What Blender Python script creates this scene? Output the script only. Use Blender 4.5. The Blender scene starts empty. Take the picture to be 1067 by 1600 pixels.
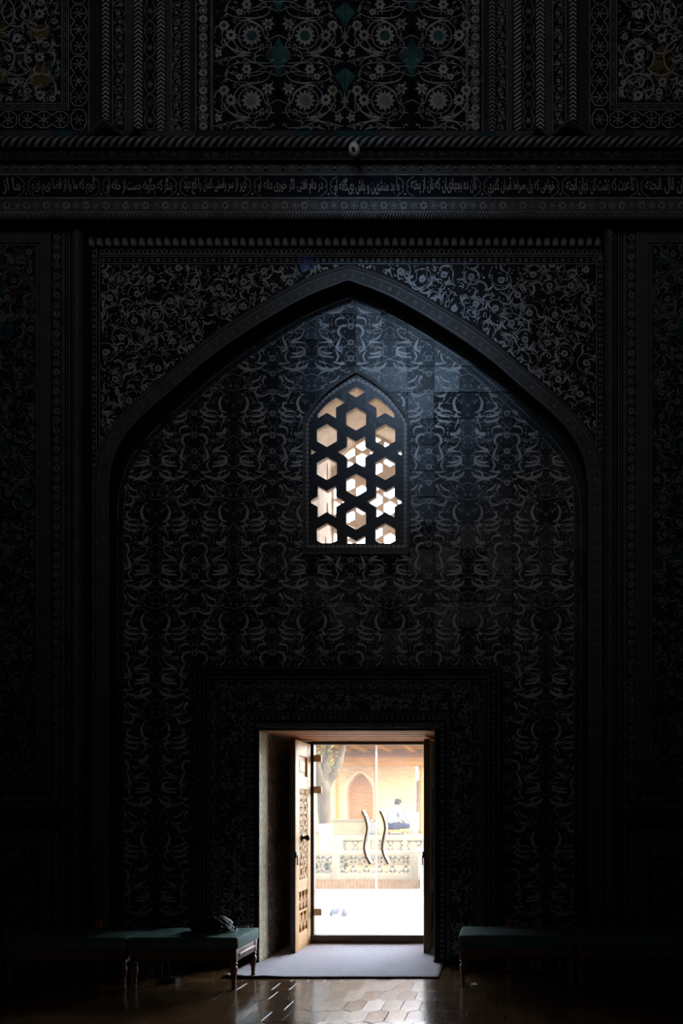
import bpy, bmesh, math, random, unicodedata
from mathutils import Vector, Matrix, noise
from mathutils.geometry import tessellate_polygon
PI = math.pi
SC = bpy.context.scene
COL = SC.collection

# ------------------------------------------------------------------ camera
FPX, VX, VY, EYE = 1195.0, 790.0, 1267.0, 1.6      # focal length and principal point in pixels of the 1067 x 1600 frame
cam_data = bpy.data.cameras.new('camera')
cam_data.sensor_fit = 'AUTO'
cam_data.sensor_width = 36.0
cam_data.lens = FPX / 1600.0 * 36.0
cam_data.shift_x = (533.5 - VX) / 1600.0
cam_data.shift_y = (VY - 800.0) / 1600.0
cam_data.clip_end = 300
cam = bpy.data.objects.new('camera', cam_data)
cam.location = (0, 0, EYE)
cam.rotation_euler = (PI / 2, 0, 0)
COL.objects.link(cam)
SC.camera = cam

# ------------------------------------------------------------------ sky, sun, lights, exposure
world = bpy.data.worlds.new('sky')
SC.world = world
world.use_nodes = True
wn = world.node_tree
sky = wn.nodes.new('ShaderNodeTexSky')
sky.sky_type = 'NISHITA'
sky.sun_disc = False
sky.sun_elevation = math.radians(48)
sky.sun_rotation = math.radians(80)
sky.dust_density = 2.0
bg = wn.nodes['Background']
hs = wn.nodes.new('ShaderNodeHueSaturation')      # hazy, bleached summer sky
hs.inputs['Saturation'].default_value = 0.45
wn.links.new(sky.outputs['Color'], hs.inputs['Color'])
wn.links.new(hs.outputs['Color'], bg.inputs['Color'])
bg.inputs['Strength'].default_value = 3.6

sun_data = bpy.data.lights.new('sun', 'SUN')
sun_data.energy = 7.5
sun_data.color = (1.0, 0.93, 0.82)
sun_data.angle = math.radians(0.6)
sun = bpy.data.objects.new('sun', sun_data)
sun.rotation_euler = Vector((-0.74, 0.05, -0.72)).to_track_quat('-Z', 'Y').to_euler()
COL.objects.link(sun)

def area_lamp(name, loc, aim, sx, sy, power, color, spread):
    d = bpy.data.lights.new(name, 'AREA')
    d.shape = 'RECTANGLE'; d.size = sx; d.size_y = sy
    d.energy = power; d.color = color; d.spread = math.radians(spread)
    o = bpy.data.objects.new(name, d)
    o.location = loc
    o.rotation_euler = (Vector(aim) - Vector(loc)).to_track_quat('-Z', 'Y').to_euler()
    COL.objects.link(o)
    return o
# unseen fill lamp added to light the wall, then the high blue window's daylight
area_lamp('fill_back_lamp', (-1.67, -2.38, 8.2), (-1.67, 8, 9.35), 5.6, 3.6, 32, (1.0, 0.96, 0.91), 98)
area_lamp('daylight_blue_window', (-2.5, -2.38, 12.5), (-1.1, 8.3, 6.35), 0.9, 0.9, 4.0, (0.48, 0.70, 1.0), 14)

SC.view_settings.view_transform = 'Standard'
SC.view_settings.look = 'None'
SC.view_settings.gamma = 1.0
SC.view_settings.use_curve_mapping = False
SC.view_settings.exposure = 0.0
SC.cycles.use_denoising = True
SC.cycles.denoising_prefilter = 'FAST'
SC.cycles.max_bounces = 10
SC.cycles.diffuse_bounces = 6
SC.cycles.glossy_bounces = 4
SC.cycles.transparent_max_bounces = 12
SC.cycles.caustics_reflective = False
SC.cycles.sample_clamp_indirect = 4.0

# ------------------------------------------------------------------ materials
MATS = {}
def mat(name, col, rough=0.5, var=0.25, scale=8.0, bump=0.0, bscale=None, detail=5, spec=0.5, metal=0.0, stretch=None, col2=None, coat=0.0):
    m = bpy.data.materials.new(name); m.use_nodes = True
    nt = m.node_tree; b = nt.nodes['Principled BSDF']
    tc = nt.nodes.new('ShaderNodeTexCoord')
    mp = nt.nodes.new('ShaderNodeMapping')
    nt.links.new(tc.outputs['Object'], mp.inputs['Vector'])
    if stretch: mp.inputs['Scale'].default_value = stretch
    nz = nt.nodes.new('ShaderNodeTexNoise')
    nz.inputs['Scale'].default_value = scale; nz.inputs['Detail'].default_value = detail
    nt.links.new(mp.outputs['Vector'], nz.inputs['Vector'])
    cr = nt.nodes.new('ShaderNodeValToRGB')
    c2 = col2 or tuple(c * (1 - var) for c in col)
    cr.color_ramp.elements[0].position = 0.32; cr.color_ramp.elements[0].color = (*c2, 1)
    cr.color_ramp.elements[1].position = 0.66; cr.color_ramp.elements[1].color = (*col, 1)
    nt.links.new(nz.outputs['Fac'], cr.inputs['Fac'])
    nt.links.new(cr.outputs['Color'], b.inputs['Base Color'])
    b.inputs['Roughness'].default_value = rough
    b.inputs['Metallic'].default_value = metal
    b.inputs['Specular IOR Level'].default_value = spec
    b.inputs['Coat Weight'].default_value = coat
    if bump:
        n2 = nt.nodes.new('ShaderNodeTexNoise'); n2.inputs['Scale'].default_value = bscale or scale * 3
        n2.inputs['Detail'].default_value = 3 if bump > 0.05 else 0.5
        nt.links.new(mp.outputs['Vector'], n2.inputs['Vector'])
        bp = nt.nodes.new('ShaderNodeBump'); bp.inputs['Strength'].default_value = bump; bp.inputs['Distance'].default_value = 0.01
        nt.links.new(n2.outputs['Fac'], bp.inputs['Height'])
        nt.links.new(bp.outputs['Normal'], b.inputs['Normal'])
    MATS[name] = m
    return m

NAVY = mat('glaze_navy', (0.0125, 0.0165, 0.027), 0.34, 0.6, 3, 0.25, 14, spec=0.085)
NAVYM = mat('glaze_matt_black_blue', (0.0085, 0.011, 0.019), 0.6, 0.4, 5, spec=0.05)
NAVYB = mat('glaze_blue_black', (0.011, 0.016, 0.027), 0.30, 0.6, 4, 0.25, 16, spec=0.12)
NAVYC = mat('glaze_brown_black', (0.016, 0.0145, 0.0155), 0.42, 0.6, 4, 0.3, 12, spec=0.05)
WHITE = mat('glaze_white', (0.36, 0.36, 0.37), 0.36, 0.45, 6, 0.15, 20, spec=0.26)
GREY = mat('glaze_grey', (0.22, 0.23, 0.25), 0.36, 0.5, 6, 0.15, 20, spec=0.26)
BULB = mat('muqarnas_glaze', (0.30, 0.285, 0.26), 0.5, 0.4, 9, spec=0.2)
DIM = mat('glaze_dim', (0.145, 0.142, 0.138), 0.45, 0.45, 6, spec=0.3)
TEAL = mat('glaze_turquoise', (0.042, 0.12, 0.13), 0.34, 0.6, 7, 0.1, 20, spec=0.12)
DTEAL = mat('glaze_dark_teal', (0.030, 0.075, 0.095), 0.34, 0.6, 7, 0.1, 20, spec=0.12)
OCHRE = mat('glaze_ochre', (0.115, 0.082, 0.03), 0.4, 0.5, 7, spec=0.4)
BROWN = mat('frame_brown_grey', (0.062, 0.060, 0.060), 0.6, 0.35, 5, 0.15, 18, spec=0.2)
DBROWN = mat('frame_dark_brown', (0.030, 0.027, 0.026), 0.6, 0.4, 6, 0.1, 18, spec=0.2)
JOINT = mat('joint_mortar', (0.020, 0.018, 0.017), 0.9, 0.4, 10, spec=0.1)
CRACK = mat('crack_brown', (0.22, 0.13, 0.07), 0.9)
BEIGE = mat('beige_plaster', (0.78, 0.68, 0.58), 0.85, 0.25, 5, 0.3, 20, spec=0.2)
DARKROOM = mat('dark_plaster', (0.030, 0.028, 0.028), 0.9, 0.3, 2, spec=0.1)
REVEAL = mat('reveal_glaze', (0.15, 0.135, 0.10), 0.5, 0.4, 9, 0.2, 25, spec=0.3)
REVEAL_LIT_BORDER = mat('reveal_lit_border_glaze', (0.40, 0.355, 0.26), 0.5, 0.4, 14, 0.2, 25, spec=0.3)
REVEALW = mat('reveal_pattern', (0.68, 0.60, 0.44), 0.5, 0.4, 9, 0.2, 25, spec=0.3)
SOFFIT = mat('soffit_wood', (0.75, 0.38, 0.20), 0.6, 0.35, 6, 0.3, 30, stretch=(1, 6, 1))
WOOD = mat('pale_carved_wood', (0.70, 0.41, 0.16), 0.5, 0.3, 5, 0.3, 30, stretch=(8, 8, 1))
WOODD = mat('dark_frame_wood', (0.050, 0.028, 0.016), 0.5, 0.4, 6, 0.3, 30, stretch=(8, 8, 1))
BENCHW = mat('bench_mahogany', (0.13, 0.040, 0.022), 0.28, 0.4, 6, 0.1, 30, stretch=(1, 8, 8), spec=0.5)
CUSH = mat('green_cushion', (0.10, 0.185, 0.18), 0.75, 0.25, 12, 0.35, 140, spec=0.2)
FLOORM = mat('floor_brick_glaze', (0.16, 0.086, 0.036), 0.16, 0.45, 5, 0.03, 4, detail=1, spec=0.5, col2=(0.075, 0.043, 0.023))
FLOORM2 = mat('floor_brick_glaze_dark', (0.125, 0.066, 0.028), 0.19, 0.45, 5, 0.04, 5, detail=1, spec=0.5, col2=(0.06, 0.034, 0.019))
FLOORJ = mat('floor_joint', (0.075, 0.048, 0.03), 0.8, 0.4, 10, spec=0.1)
MATM = mat('grey_mat_fabric', (0.54, 0.52, 0.575), 0.9, 0.12, 40, 0.3, 160, spec=0.1)
MATE = mat('mat_edge', (0.045, 0.042, 0.07), 0.9, 0.2, 30, spec=0.1)
BLACK = mat('black_fabric', (0.012, 0.011, 0.013), 0.6, 0.3, 20, 0.5, 45, spec=0.4)
STRAP = mat('strap_webbing', (0.045, 0.040, 0.045), 0.45, 0.3, 50, spec=0.5)
IRON = mat('black_iron', (0.02, 0.018, 0.017), 0.4, 0.3, 20, metal=0.6)
STEEL = mat('satin_steel', (0.85, 0.80, 0.70), 0.35, 0.1, 20, metal=0.6)
BRONZE = mat('bronze_fitting', (0.62, 0.44, 0.27), 0.4, 0.2, 20, metal=0.1)
PVCW = mat('white_plastic', (0.62, 0.62, 0.62), 0.4, 0.1, 10)
AMBER = mat('amber_varnish', (0.42, 0.20, 0.05), 0.25, 0.3, 8, spec=0.5)
PAPER = mat('paper_scrap', (0.55, 0.54, 0.52), 0.8, 0.15, 20)
# courtyard
PAVE = mat('pale_paving', (0.165, 0.152, 0.136), 0.8, 0.12, 3, 0.2, 20)
PAVEJ = mat('paving_joint', (0.125, 0.11, 0.095), 0.9, 0.2, 6)
STEP = mat('pinkish_step_stone', (0.19, 0.125, 0.08), 0.7, 0.2, 5)
MARBLE = mat('cream_marble', (0.205, 0.168, 0.112), 0.6, 0.12, 5)
BRICKP = mat('fence_brick', (0.20, 0.115, 0.055), 0.8, 0.3, 9)
WHITEP = mat('whitewash', (0.20, 0.195, 0.185), 0.8, 0.1, 6)
BARK = mat('tree_bark', (0.058, 0.042, 0.025), 0.9, 0.4, 6, 0.8, 20, stretch=(1, 1, 0.4))
LEAF = mat('yellow_green_leaf', (0.08,0.068,0.014), 0.6, 0.4, 5)
SHRUB = mat('shrub_leaf', (0.035,0.045,0.012), 0.6, 0.4, 5)
IWOOD = mat('iwan_orange_wood', (0.45, 0.20, 0.045), 0.6, 0.25, 5, stretch=(0.5, 6, 6))
IWOODR = mat('iwan_red_wood', (0.30, 0.13, 0.055), 0.6, 0.35, 3, stretch=(0.6, 6, 6))
CLAY = mat('clay_pot', (0.15,0.085,0.05), 0.8, 0.2, 8)
SHIRT = mat('white_shirt', (0.20,0.205,0.225), 0.8, 0.08, 20)
TROUS = mat('blue_trousers', (0.011,0.013,0.034), 0.8, 0.2, 20)
SKIN = mat('skin', (0.50, 0.30, 0.20), 0.6, 0.1, 20)
HAIR = mat('dark_hair', (0.03, 0.022, 0.018), 0.7, 0.2, 40)
CAP = mat('black_cap', (0.03, 0.03, 0.035), 0.8, 0.3, 60)
SHOEB = mat('shoe_blue_grey', (0.028, 0.029, 0.05), 0.7, 0.2, 20)
SHOEW = mat('shoe_white_sole', (0.13,0.125,0.12), 0.6, 0.05, 20)
SHOED = mat('shoe_inside_dark', (0.04,0.04,0.06), 0.8, 0.2, 20)

def brick_mat(name, c1, c2, cm):
    m = bpy.data.materials.new(name); m.use_nodes = True
    nt = m.node_tree; b = nt.nodes['Principled BSDF']
    tc = nt.nodes.new('ShaderNodeTexCoord')
    sep = nt.nodes.new('ShaderNodeSeparateXYZ'); com = nt.nodes.new('ShaderNodeCombineXYZ')
    nt.links.new(tc.outputs['Object'], sep.inputs[0])
    ad = nt.nodes.new('ShaderNodeMath'); ad.operation = 'ADD'
    nt.links.new(sep.outputs['X'], ad.inputs[0]); nt.links.new(sep.outputs['Y'], ad.inputs[1])
    nt.links.new(ad.outputs[0], com.inputs['X']); nt.links.new(sep.outputs['Z'], com.inputs['Y'])
    br = nt.nodes.new('ShaderNodeTexBrick')
    nt.links.new(com.outputs[0], br.inputs['Vector'])
    br.inputs['Color1'].default_value = (*c1, 1); br.inputs['Color2'].default_value = (*c2, 1); br.inputs['Mortar'].default_value = (*cm, 1)
    br.inputs['Scale'].default_value = 1.0
    br.inputs['Brick Width'].default_value = 0.26; br.inputs['Row Height'].default_value = 0.075
    br.inputs['Mortar Size'].default_value = 0.010
    nt.links.new(br.outputs['Color'], b.inputs['Base Color'])
    b.inputs['Roughness'].default_value = 0.85
    bp = nt.nodes.new('ShaderNodeBump'); bp.inputs['Strength'].default_value = 0.5; bp.inputs['Distance'].default_value = 0.01; bp.invert = True
    nt.links.new(br.outputs['Fac'], bp.inputs['Height']); nt.links.new(bp.outputs['Normal'], b.inputs['Normal'])
    return m
BRICKW = brick_mat('iwan_brick', (0.62, 0.42, 0.205), (0.55, 0.345, 0.155), (0.68, 0.50, 0.28))
BRICKN = brick_mat('niche_brick', (0.58, 0.29, 0.10), (0.50, 0.24, 0.08), (0.62, 0.36, 0.15))
DADO = brick_mat('dais_brick', (0.27, 0.205, 0.11), (0.25, 0.185, 0.095), (0.30, 0.235, 0.14))

SOIL = mat('tan_soil', (0.105, 0.068, 0.03), 0.95, 0.3, 8)
PALEB = mat('pale_brick_edge', (0.66, 0.50, 0.29), 0.85, 0.15, 9)
for m_ in (PAVE, PAVEJ, STEP, MARBLE, BRICKP, WHITEP, BARK, LEAF, SHRUB, IWOOD, IWOODR, CLAY, SHIRT, TROUS, SKIN, HAIR, CAP, SHOEB, SHOEW, SHOED, PALEB, SOIL, BRICKW, BRICKN, DADO):
    m_.node_tree.nodes['Principled BSDF'].inputs['Specular IOR Level'].default_value = 0.08   # dusty matt surfaces

def glass_mat():
    m = bpy.data.materials.new('clear_glass'); m.use_nodes = True
    nt = m.node_tree; nt.nodes.remove(nt.nodes['Principled BSDF'])
    out = nt.nodes['Material Output']
    tr = nt.nodes.new('ShaderNodeBsdfTransparent'); tr.inputs['Color'].default_value = (0.97, 0.98, 0.97, 1)
    gl = nt.nodes.new('ShaderNodeBsdfGlossy'); gl.inputs['Roughness'].default_value = 0.03
    df = nt.nodes.new('ShaderNodeBsdfTranslucent'); df.inputs['Color'].default_value = (0.9, 0.88, 0.85, 1)
    fr = nt.nodes.new('ShaderNodeFresnel'); fr.inputs['IOR'].default_value = 1.25
    nz = nt.nodes.new('ShaderNodeTexNoise'); nz.inputs['Scale'].default_value = 5
    mr = nt.nodes.new('ShaderNodeMapRange'); mr.inputs['To Min'].default_value = 0.012; mr.inputs['To Max'].default_value = 0.05
    nt.links.new(nz.outputs['Fac'], mr.inputs['Value'])
    m1 = nt.nodes.new('ShaderNodeMixShader'); m2 = nt.nodes.new('ShaderNodeMixShader')
    nt.links.new(mr.outputs[0], m1.inputs[0]); nt.links.new(tr.outputs[0], m1.inputs[1]); nt.links.new(df.outputs[0], m1.inputs[2])
    nt.links.new(fr.outputs[0], m2.inputs[0]); nt.links.new(m1.outputs[0], m2.inputs[1]); nt.links.new(gl.outputs[0], m2.inputs[2])
    nt.links.new(m2.outputs[0], out.inputs['Surface'])
    return m
GLASS = glass_mat()
def glint_mat():
    m = bpy.data.materials.new('glass_edge_glint'); m.use_nodes = True
    nt = m.node_tree; nt.nodes.remove(nt.nodes['Principled BSDF'])
    a = nt.nodes.new('ShaderNodeBsdfTranslucent'); a.inputs['Color'].default_value = (0.9, 0.88, 0.84, 1)
    b = nt.nodes.new('ShaderNodeBsdfTransparent'); mx = nt.nodes.new('ShaderNodeMixShader'); mx.inputs[0].default_value = 0.4
    nt.links.new(a.outputs[0], mx.inputs[1]); nt.links.new(b.outputs[0], mx.inputs[2]); nt.links.new(mx.outputs[0], nt.nodes['Material Output'].inputs['Surface'])
    return m
GLINT = glint_mat()

# ------------------------------------------------------------------ helpers
def tag(o, label=None, cat=None, group=None, kind=None):
    if label: o['label'] = label
    if cat: o['category'] = cat
    if group: o['group'] = group
    if kind: o['kind'] = kind
    return o

def empty(name, loc=(0, 0, 0), rz=0.0, label=None, cat=None, group=None, kind=None):
    o = bpy.data.objects.new(name, None); COL.objects.link(o)
    o.location = loc; o.rotation_euler = (0, 0, rz)
    return tag(o, label, cat, group, kind)

class MB:
    """Collects vertices and faces; build() links them as one mesh object."""
    def __init__(s): s.v = []; s.f = []; s.m = []; s.mats = []; s.sm = []
    def mi(s, m):
        if m not in s.mats: s.mats.append(m)
        return s.mats.index(m)
    def face(s, idx, m, smooth=False): s.f.append(tuple(idx)); s.m.append(s.mi(m)); s.sm.append(smooth)
    def add(s, vs, fs, m, smooth=False):
        b = len(s.v); s.v.extend(vs)
        for f in fs: s.face([b + i for i in f], m, smooth)
    def box(s, x0, x1, y0, y1, z0, z1, m, rot=None, bev=0.0):
        if bev > 0:
            b = bmesh.new()
            bmesh.ops.create_cube(b, size=1)
            for v in b.verts: v.co = Vector(((x0 + x1) / 2 + v.co.x * (x1 - x0), (y0 + y1) / 2 + v.co.y * (y1 - y0), (z0 + z1) / 2 + v.co.z * (z1 - z0)))
            bmesh.ops.bevel(b, geom=b.edges[:], offset=bev, segments=2, affect='EDGES', profile=0.6)
            b.verts.index_update()
            vs = [v.co.copy() for v in b.verts]; fs = [[v.index for v in f.verts] for f in b.faces]; b.free()
        else:
            vs = [Vector(p) for p in ((x0, y0, z0), (x1, y0, z0), (x1, y1, z0), (x0, y1, z0), (x0, y0, z1), (x1, y0, z1), (x1, y1, z1), (x0, y1, z1))]
            fs = [(0, 3, 2, 1), (4, 5, 6, 7), (0, 1, 5, 4), (1, 2, 6, 5), (2, 3, 7, 6), (3, 0, 4, 7)]
        if rot is not None: vs = [rot @ p for p in vs]
        s.add(vs, fs, m, bev > 0)
    def bar(s, a, b, w, t, up, m):
        a = Vector(a); b = Vector(b); d = (b - a).normalized(); up = Vector(up).normalized(); n = d.cross(up).normalized()
        vs = [p + n * (sx * w / 2) + up * (sy * t / 2) for p in (a, b) for sx, sy in ((-1, -1), (1, -1), (1, 1), (-1, 1))]
        s.add(vs, [(0, 1, 2, 3), (7, 6, 5, 4), (0, 4, 5, 1), (1, 5, 6, 2), (2, 6, 7, 3), (3, 7, 4, 0)], m)
    def tube(s, pts, rad, m, seg=10, smooth=True, flat=(1, 1)):
        pts = [Vector(p) for p in pts]; n = len(pts)
        if not hasattr(rad, '__len__'): rad = [rad] * n
        b0 = len(s.v); up = Vector((0.123, 0.3, 0.95))
        for i, p in enumerate(pts):
            d = (pts[min(i + 1, n - 1)] - pts[max(i - 1, 0)]).normalized()
            a = d.cross(up)
            if a.length < 1e-3: a = d.cross(Vector((1, 0, 0)))
            a.normalize(); c = a.cross(d).normalized(); up = c
            for k in range(seg):
                t = 2 * PI * k / seg
                s.v.append(p + a * (math.cos(t) * rad[i] * flat[0]) + c * (math.sin(t) * rad[i] * flat[1]))
        for i in range(n - 1):
            for k in range(seg):
                s.face((b0 + i * seg + k, b0 + i * seg + (k + 1) % seg, b0 + (i + 1) * seg + (k + 1) % seg, b0 + (i + 1) * seg + k), m, smooth)
        s.face([b0 + k for k in range(seg)][::-1], m); s.face([b0 + (n - 1) * seg + k for k in range(seg)], m)
    def lathe(s, prof, c, m, seg=16):
        b0 = len(s.v)
        for r, z in prof:
            for k in range(seg):
                t = 2 * PI * k / seg; s.v.append(Vector((c[0] + r * math.cos(t), c[1] + r * math.sin(t), c[2] + z)))
        for i in range(len(prof) - 1):
            for k in range(seg):
                s.face((b0 + i * seg + k, b0 + i * seg + (k + 1) % seg, b0 + (i + 1) * seg + (k + 1) % seg, b0 + (i + 1) * seg + k), m, True)
        s.face([b0 + k for k in range(seg)][::-1], m); s.face([b0 + (len(prof) - 1) * seg + k for k in range(seg)], m)
    def slab(s, outer, holes, y0, y1, mf, ms=None, mb=None):
        """outer / holes: lists of (x, z); extruded between the planes y0 (front) and y1."""
        ms = ms or mf; mb = mb or ms
        loops = [outer] + list(holes)
        tris = tessellate_polygon([[Vector((p[0], p[1], 0)) for p in lp] for lp in loops])
        flat = [p for lp in loops for p in lp]
        b0 = len(s.v)
        s.v.extend(Vector((p[0], y0, p[1])) for p in flat); s.v.extend(Vector((p[0], y1, p[1])) for p in flat)
        n = len(flat)
        for t in tris:
            a, b, c = (flat[i] for i in t)
            ccw = (b[0] - a[0]) * (c[1] - a[1]) - (b[1] - a[1]) * (c[0] - a[0]) > 0
            t = list(t) if ccw else list(t)[::-1]
            s.face([b0 + i for i in t], mf); s.face([b0 + n + i for i in t[::-1]], mb)
        k = 0
        for li, lp in enumerate(loops):
            ar = sum(lp[i][0] * lp[(i + 1) % len(lp)][1] - lp[(i + 1) % len(lp)][0] * lp[i][1] for i in range(len(lp)))
            flip = (ar > 0) != (li == 0)
            for i in range(len(lp)):
                j = (i + 1) % len(lp)
                q = [b0 + k + i, b0 + n + k + i, b0 + n + k + j, b0 + k + j]
                s.face(q[::-1] if flip else q, ms)
            k += len(lp)
    def build(s, name, parent=None, kind=None, label=None, bevel=0.0):
        me = bpy.data.meshes.new(name)
        me.from_pydata([tuple(p) for p in s.v], [], s.f)
        for m in s.mats: me.materials.append(m)
        me.polygons.foreach_set('material_index', s.m)
        me.polygons.foreach_set('use_smooth', s.sm)
        me.update()
        return link(name, me, parent, kind, label)

def link(name, me, parent=None, kind=None, label=None, loc=None):
    o = bpy.data.objects.new(name, me); COL.objects.link(o)
    if parent is not None: o.parent = parent
    if loc is not None: o.location = loc
    if kind: o['kind'] = kind
    if label: o['label'] = label
    return o

def copy_tree(o, parent=None):
    c = o.copy(); COL.objects.link(c); c.parent = parent
    for ch in o.children: copy_tree(ch, c)
    return c

def U(px, py, Y):
    """pixel of the photograph on the plane at depth Y -> (x, z) in metres."""
    return ((px - VX) * Y / FPX, EYE - (py - VY) * Y / FPX)
def UR(px0, py0, px1, py1, Y):
    a = U(px0, py1, Y); b = U(px1, py0, Y)
    return [(a[0], a[1]), (b[0], a[1]), (b[0], b[1]), (a[0], b[1])]
def catmull(pts, n=6):
    out = []
    for i in range(len(pts) - 1):
        p0 = pts[max(i - 1, 0)]; p1 = pts[i]; p2 = pts[i + 1]; p3 = pts[min(i + 2, len(pts) - 1)]
        for k in range(n):
            t = k / n
            out.append(tuple(0.5 * ((2 * b) + (-a + c) * t + (2 * a - 5 * b + 4 * c - d) * t * t + (-a + 3 * b - 3 * c + d) * t ** 3) for a, b, c, d in zip(p0, p1, p2, p3)))
    out.append(tuple(pts[-1])); return out

# ------------------------------------------------------------------ flat glazed ornament
class Orn:
    """Painted majolica ornament: thin coloured pieces laid on a surface. Coordinates are (u, v); place(u, v, lift) gives the 3-D point."""
    def __init__(s, place, inside=None): s.place = place; s.inside = inside; s.mb = MB(); s.xf = None
    def pt(s, u, v):
        return s.xf(u, v) if s.xf else (u, v)
    def poly(s, pts, faces, m, layer=0):
        pts = [s.pt(*p) for p in pts]
        ok = [s.inside is None or s.inside(*p) for p in pts]
        mp = {}
        for f in faces:
            if all(ok[i] for i in f):
                idx = []
                for i in f:
                    if i not in mp:
                        mp[i] = len(s.mb.v); s.mb.v.append(Vector(s.place(pts[i][0], pts[i][1], 0.0012 + 0.0007 * layer)))
                    idx.append(mp[i])
                s.mb.face(idx, m)
    def ribbon(s, pts, w, m, layer=0):
        n = len(pts); L = []
        for i, p in enumerate(pts):
            a = pts[max(i - 1, 0)]; b = pts[min(i + 1, n - 1)]
            dx, dy = b[0] - a[0], b[1] - a[1]; d = math.hypot(dx, dy) or 1
            ww = w(i / (n - 1)) if callable(w) else w
            L.append((p[0] - dy / d * ww / 2, p[1] + dx / d * ww / 2)); L.append((p[0] + dy / d * ww / 2, p[1] - dx / d * ww / 2))
        s.poly(L, [(2 * i, 2 * i + 1, 2 * i + 3, 2 * i + 2) for i in range(n - 1)], m, layer)
    def arc(s, cx, cy, r, a0, a1, w, m, layer=0, n=None, ry=None):
        n = n or max(4, int(abs(a1 - a0) / 0.38)); ry = ry or r
        s.ribbon([(cx + r * math.cos(a0 + (a1 - a0) * i / n), cy + ry * math.sin(a0 + (a1 - a0) * i / n)) for i in range(n + 1)], w, m, layer)
    def ring(s, cx, cy, r0, r1, m, layer=0, n=10):
        P = []
        for i in range(n):
            t = 2 * PI * i / n; P += [(cx + r0 * math.cos(t), cy + r0 * math.sin(t)), (cx + r1 * math.cos(t), cy + r1 * math.sin(t))]
        s.poly(P, [(2 * i, 2 * i + 1, (2 * i + 3) % (2 * n), (2 * i + 2) % (2 * n)) for i in range(n)], m, layer)
    def disc(s, cx, cy, r, m, layer=0, n=8, ry=None, rot=0):
        ry = ry or r
        s.poly([(cx + r * math.cos(2 * PI * i / n + rot), cy + ry * math.sin(2 * PI * i / n + rot)) for i in range(n)], [tuple(range(n))], m, layer)
    def flower(s, cx, cy, r, k, m, mc=None, rc=None, layer=0, hole=0.0, depth=0.34, rot=0.0):
        n = k * 4; P = []
        rc = rc or r * 0.3
        for i in range(n):
            t = 2 * PI * i / n + rot; q = r * (1 - depth * 0.5 * (1 - math.cos(k * (t - rot))))
            P += [(cx + max(hole, 0.01) * math.cos(t), cy + max(hole, 0.01) * math.sin(t)), (cx + q * math.cos(t), cy + q * math.sin(t))]
        s.poly(P, [(2 * i, 2 * i + 1, (2 * i + 3) % (2 * n), (2 * i + 2) % (2 * n)) for i in range(n)], m, layer)
        if mc: s.disc(cx, cy, rc, mc, layer + 1)
    def rect(s, x0, y0, x1, y1, m, layer=0):
        s.poly([(x0, y0), (x1, y0), (x1, y1), (x0, y1)], [(0, 1, 2, 3)], m, layer)
    def split_leaf(s, x, y, ang, L, w, m, layer=0, bend=1.0):
        """half palmette: a thick root that splits into two curved, tapering tips."""
        c, q = math.cos(ang), math.sin(ang)
        def g(a, b): return (x + a * c - b * q, y + a * q + b * c)
        for sg in (1, -1):
            k = 1.0 if sg > 0 else 0.72
            P = [g(-L * 0.35, 0), g(0, sg * w * 0.25), g(L * 0.35 * k, sg * w * 0.7 * bend), g(L * 0.65 * k, sg * w * 1.9 * bend), g(L * 0.75 * k, sg * w * 3.4 * bend)]
            s.ribbon(catmull(P, 3), lambda t: w * (1.0 - 0.8 * t * t) + 0.15, m, layer)
    def build(s, name, parent, **k):
        o = s.mb.build(name, parent, kind='stuff', **k); return o

def plane_place(Y):
    return lambda u, v, l: (*(lambda q: (q[0], Y - l, q[1]))(U(u, v, Y)),)

def taper(w): return lambda t: w * (0.18 + 0.82 * math.sin(PI * min(1, max(0, t * 0.86 + 0.1))))
def tip(w): return lambda t: w * (1 - 0.85 * t)

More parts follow.
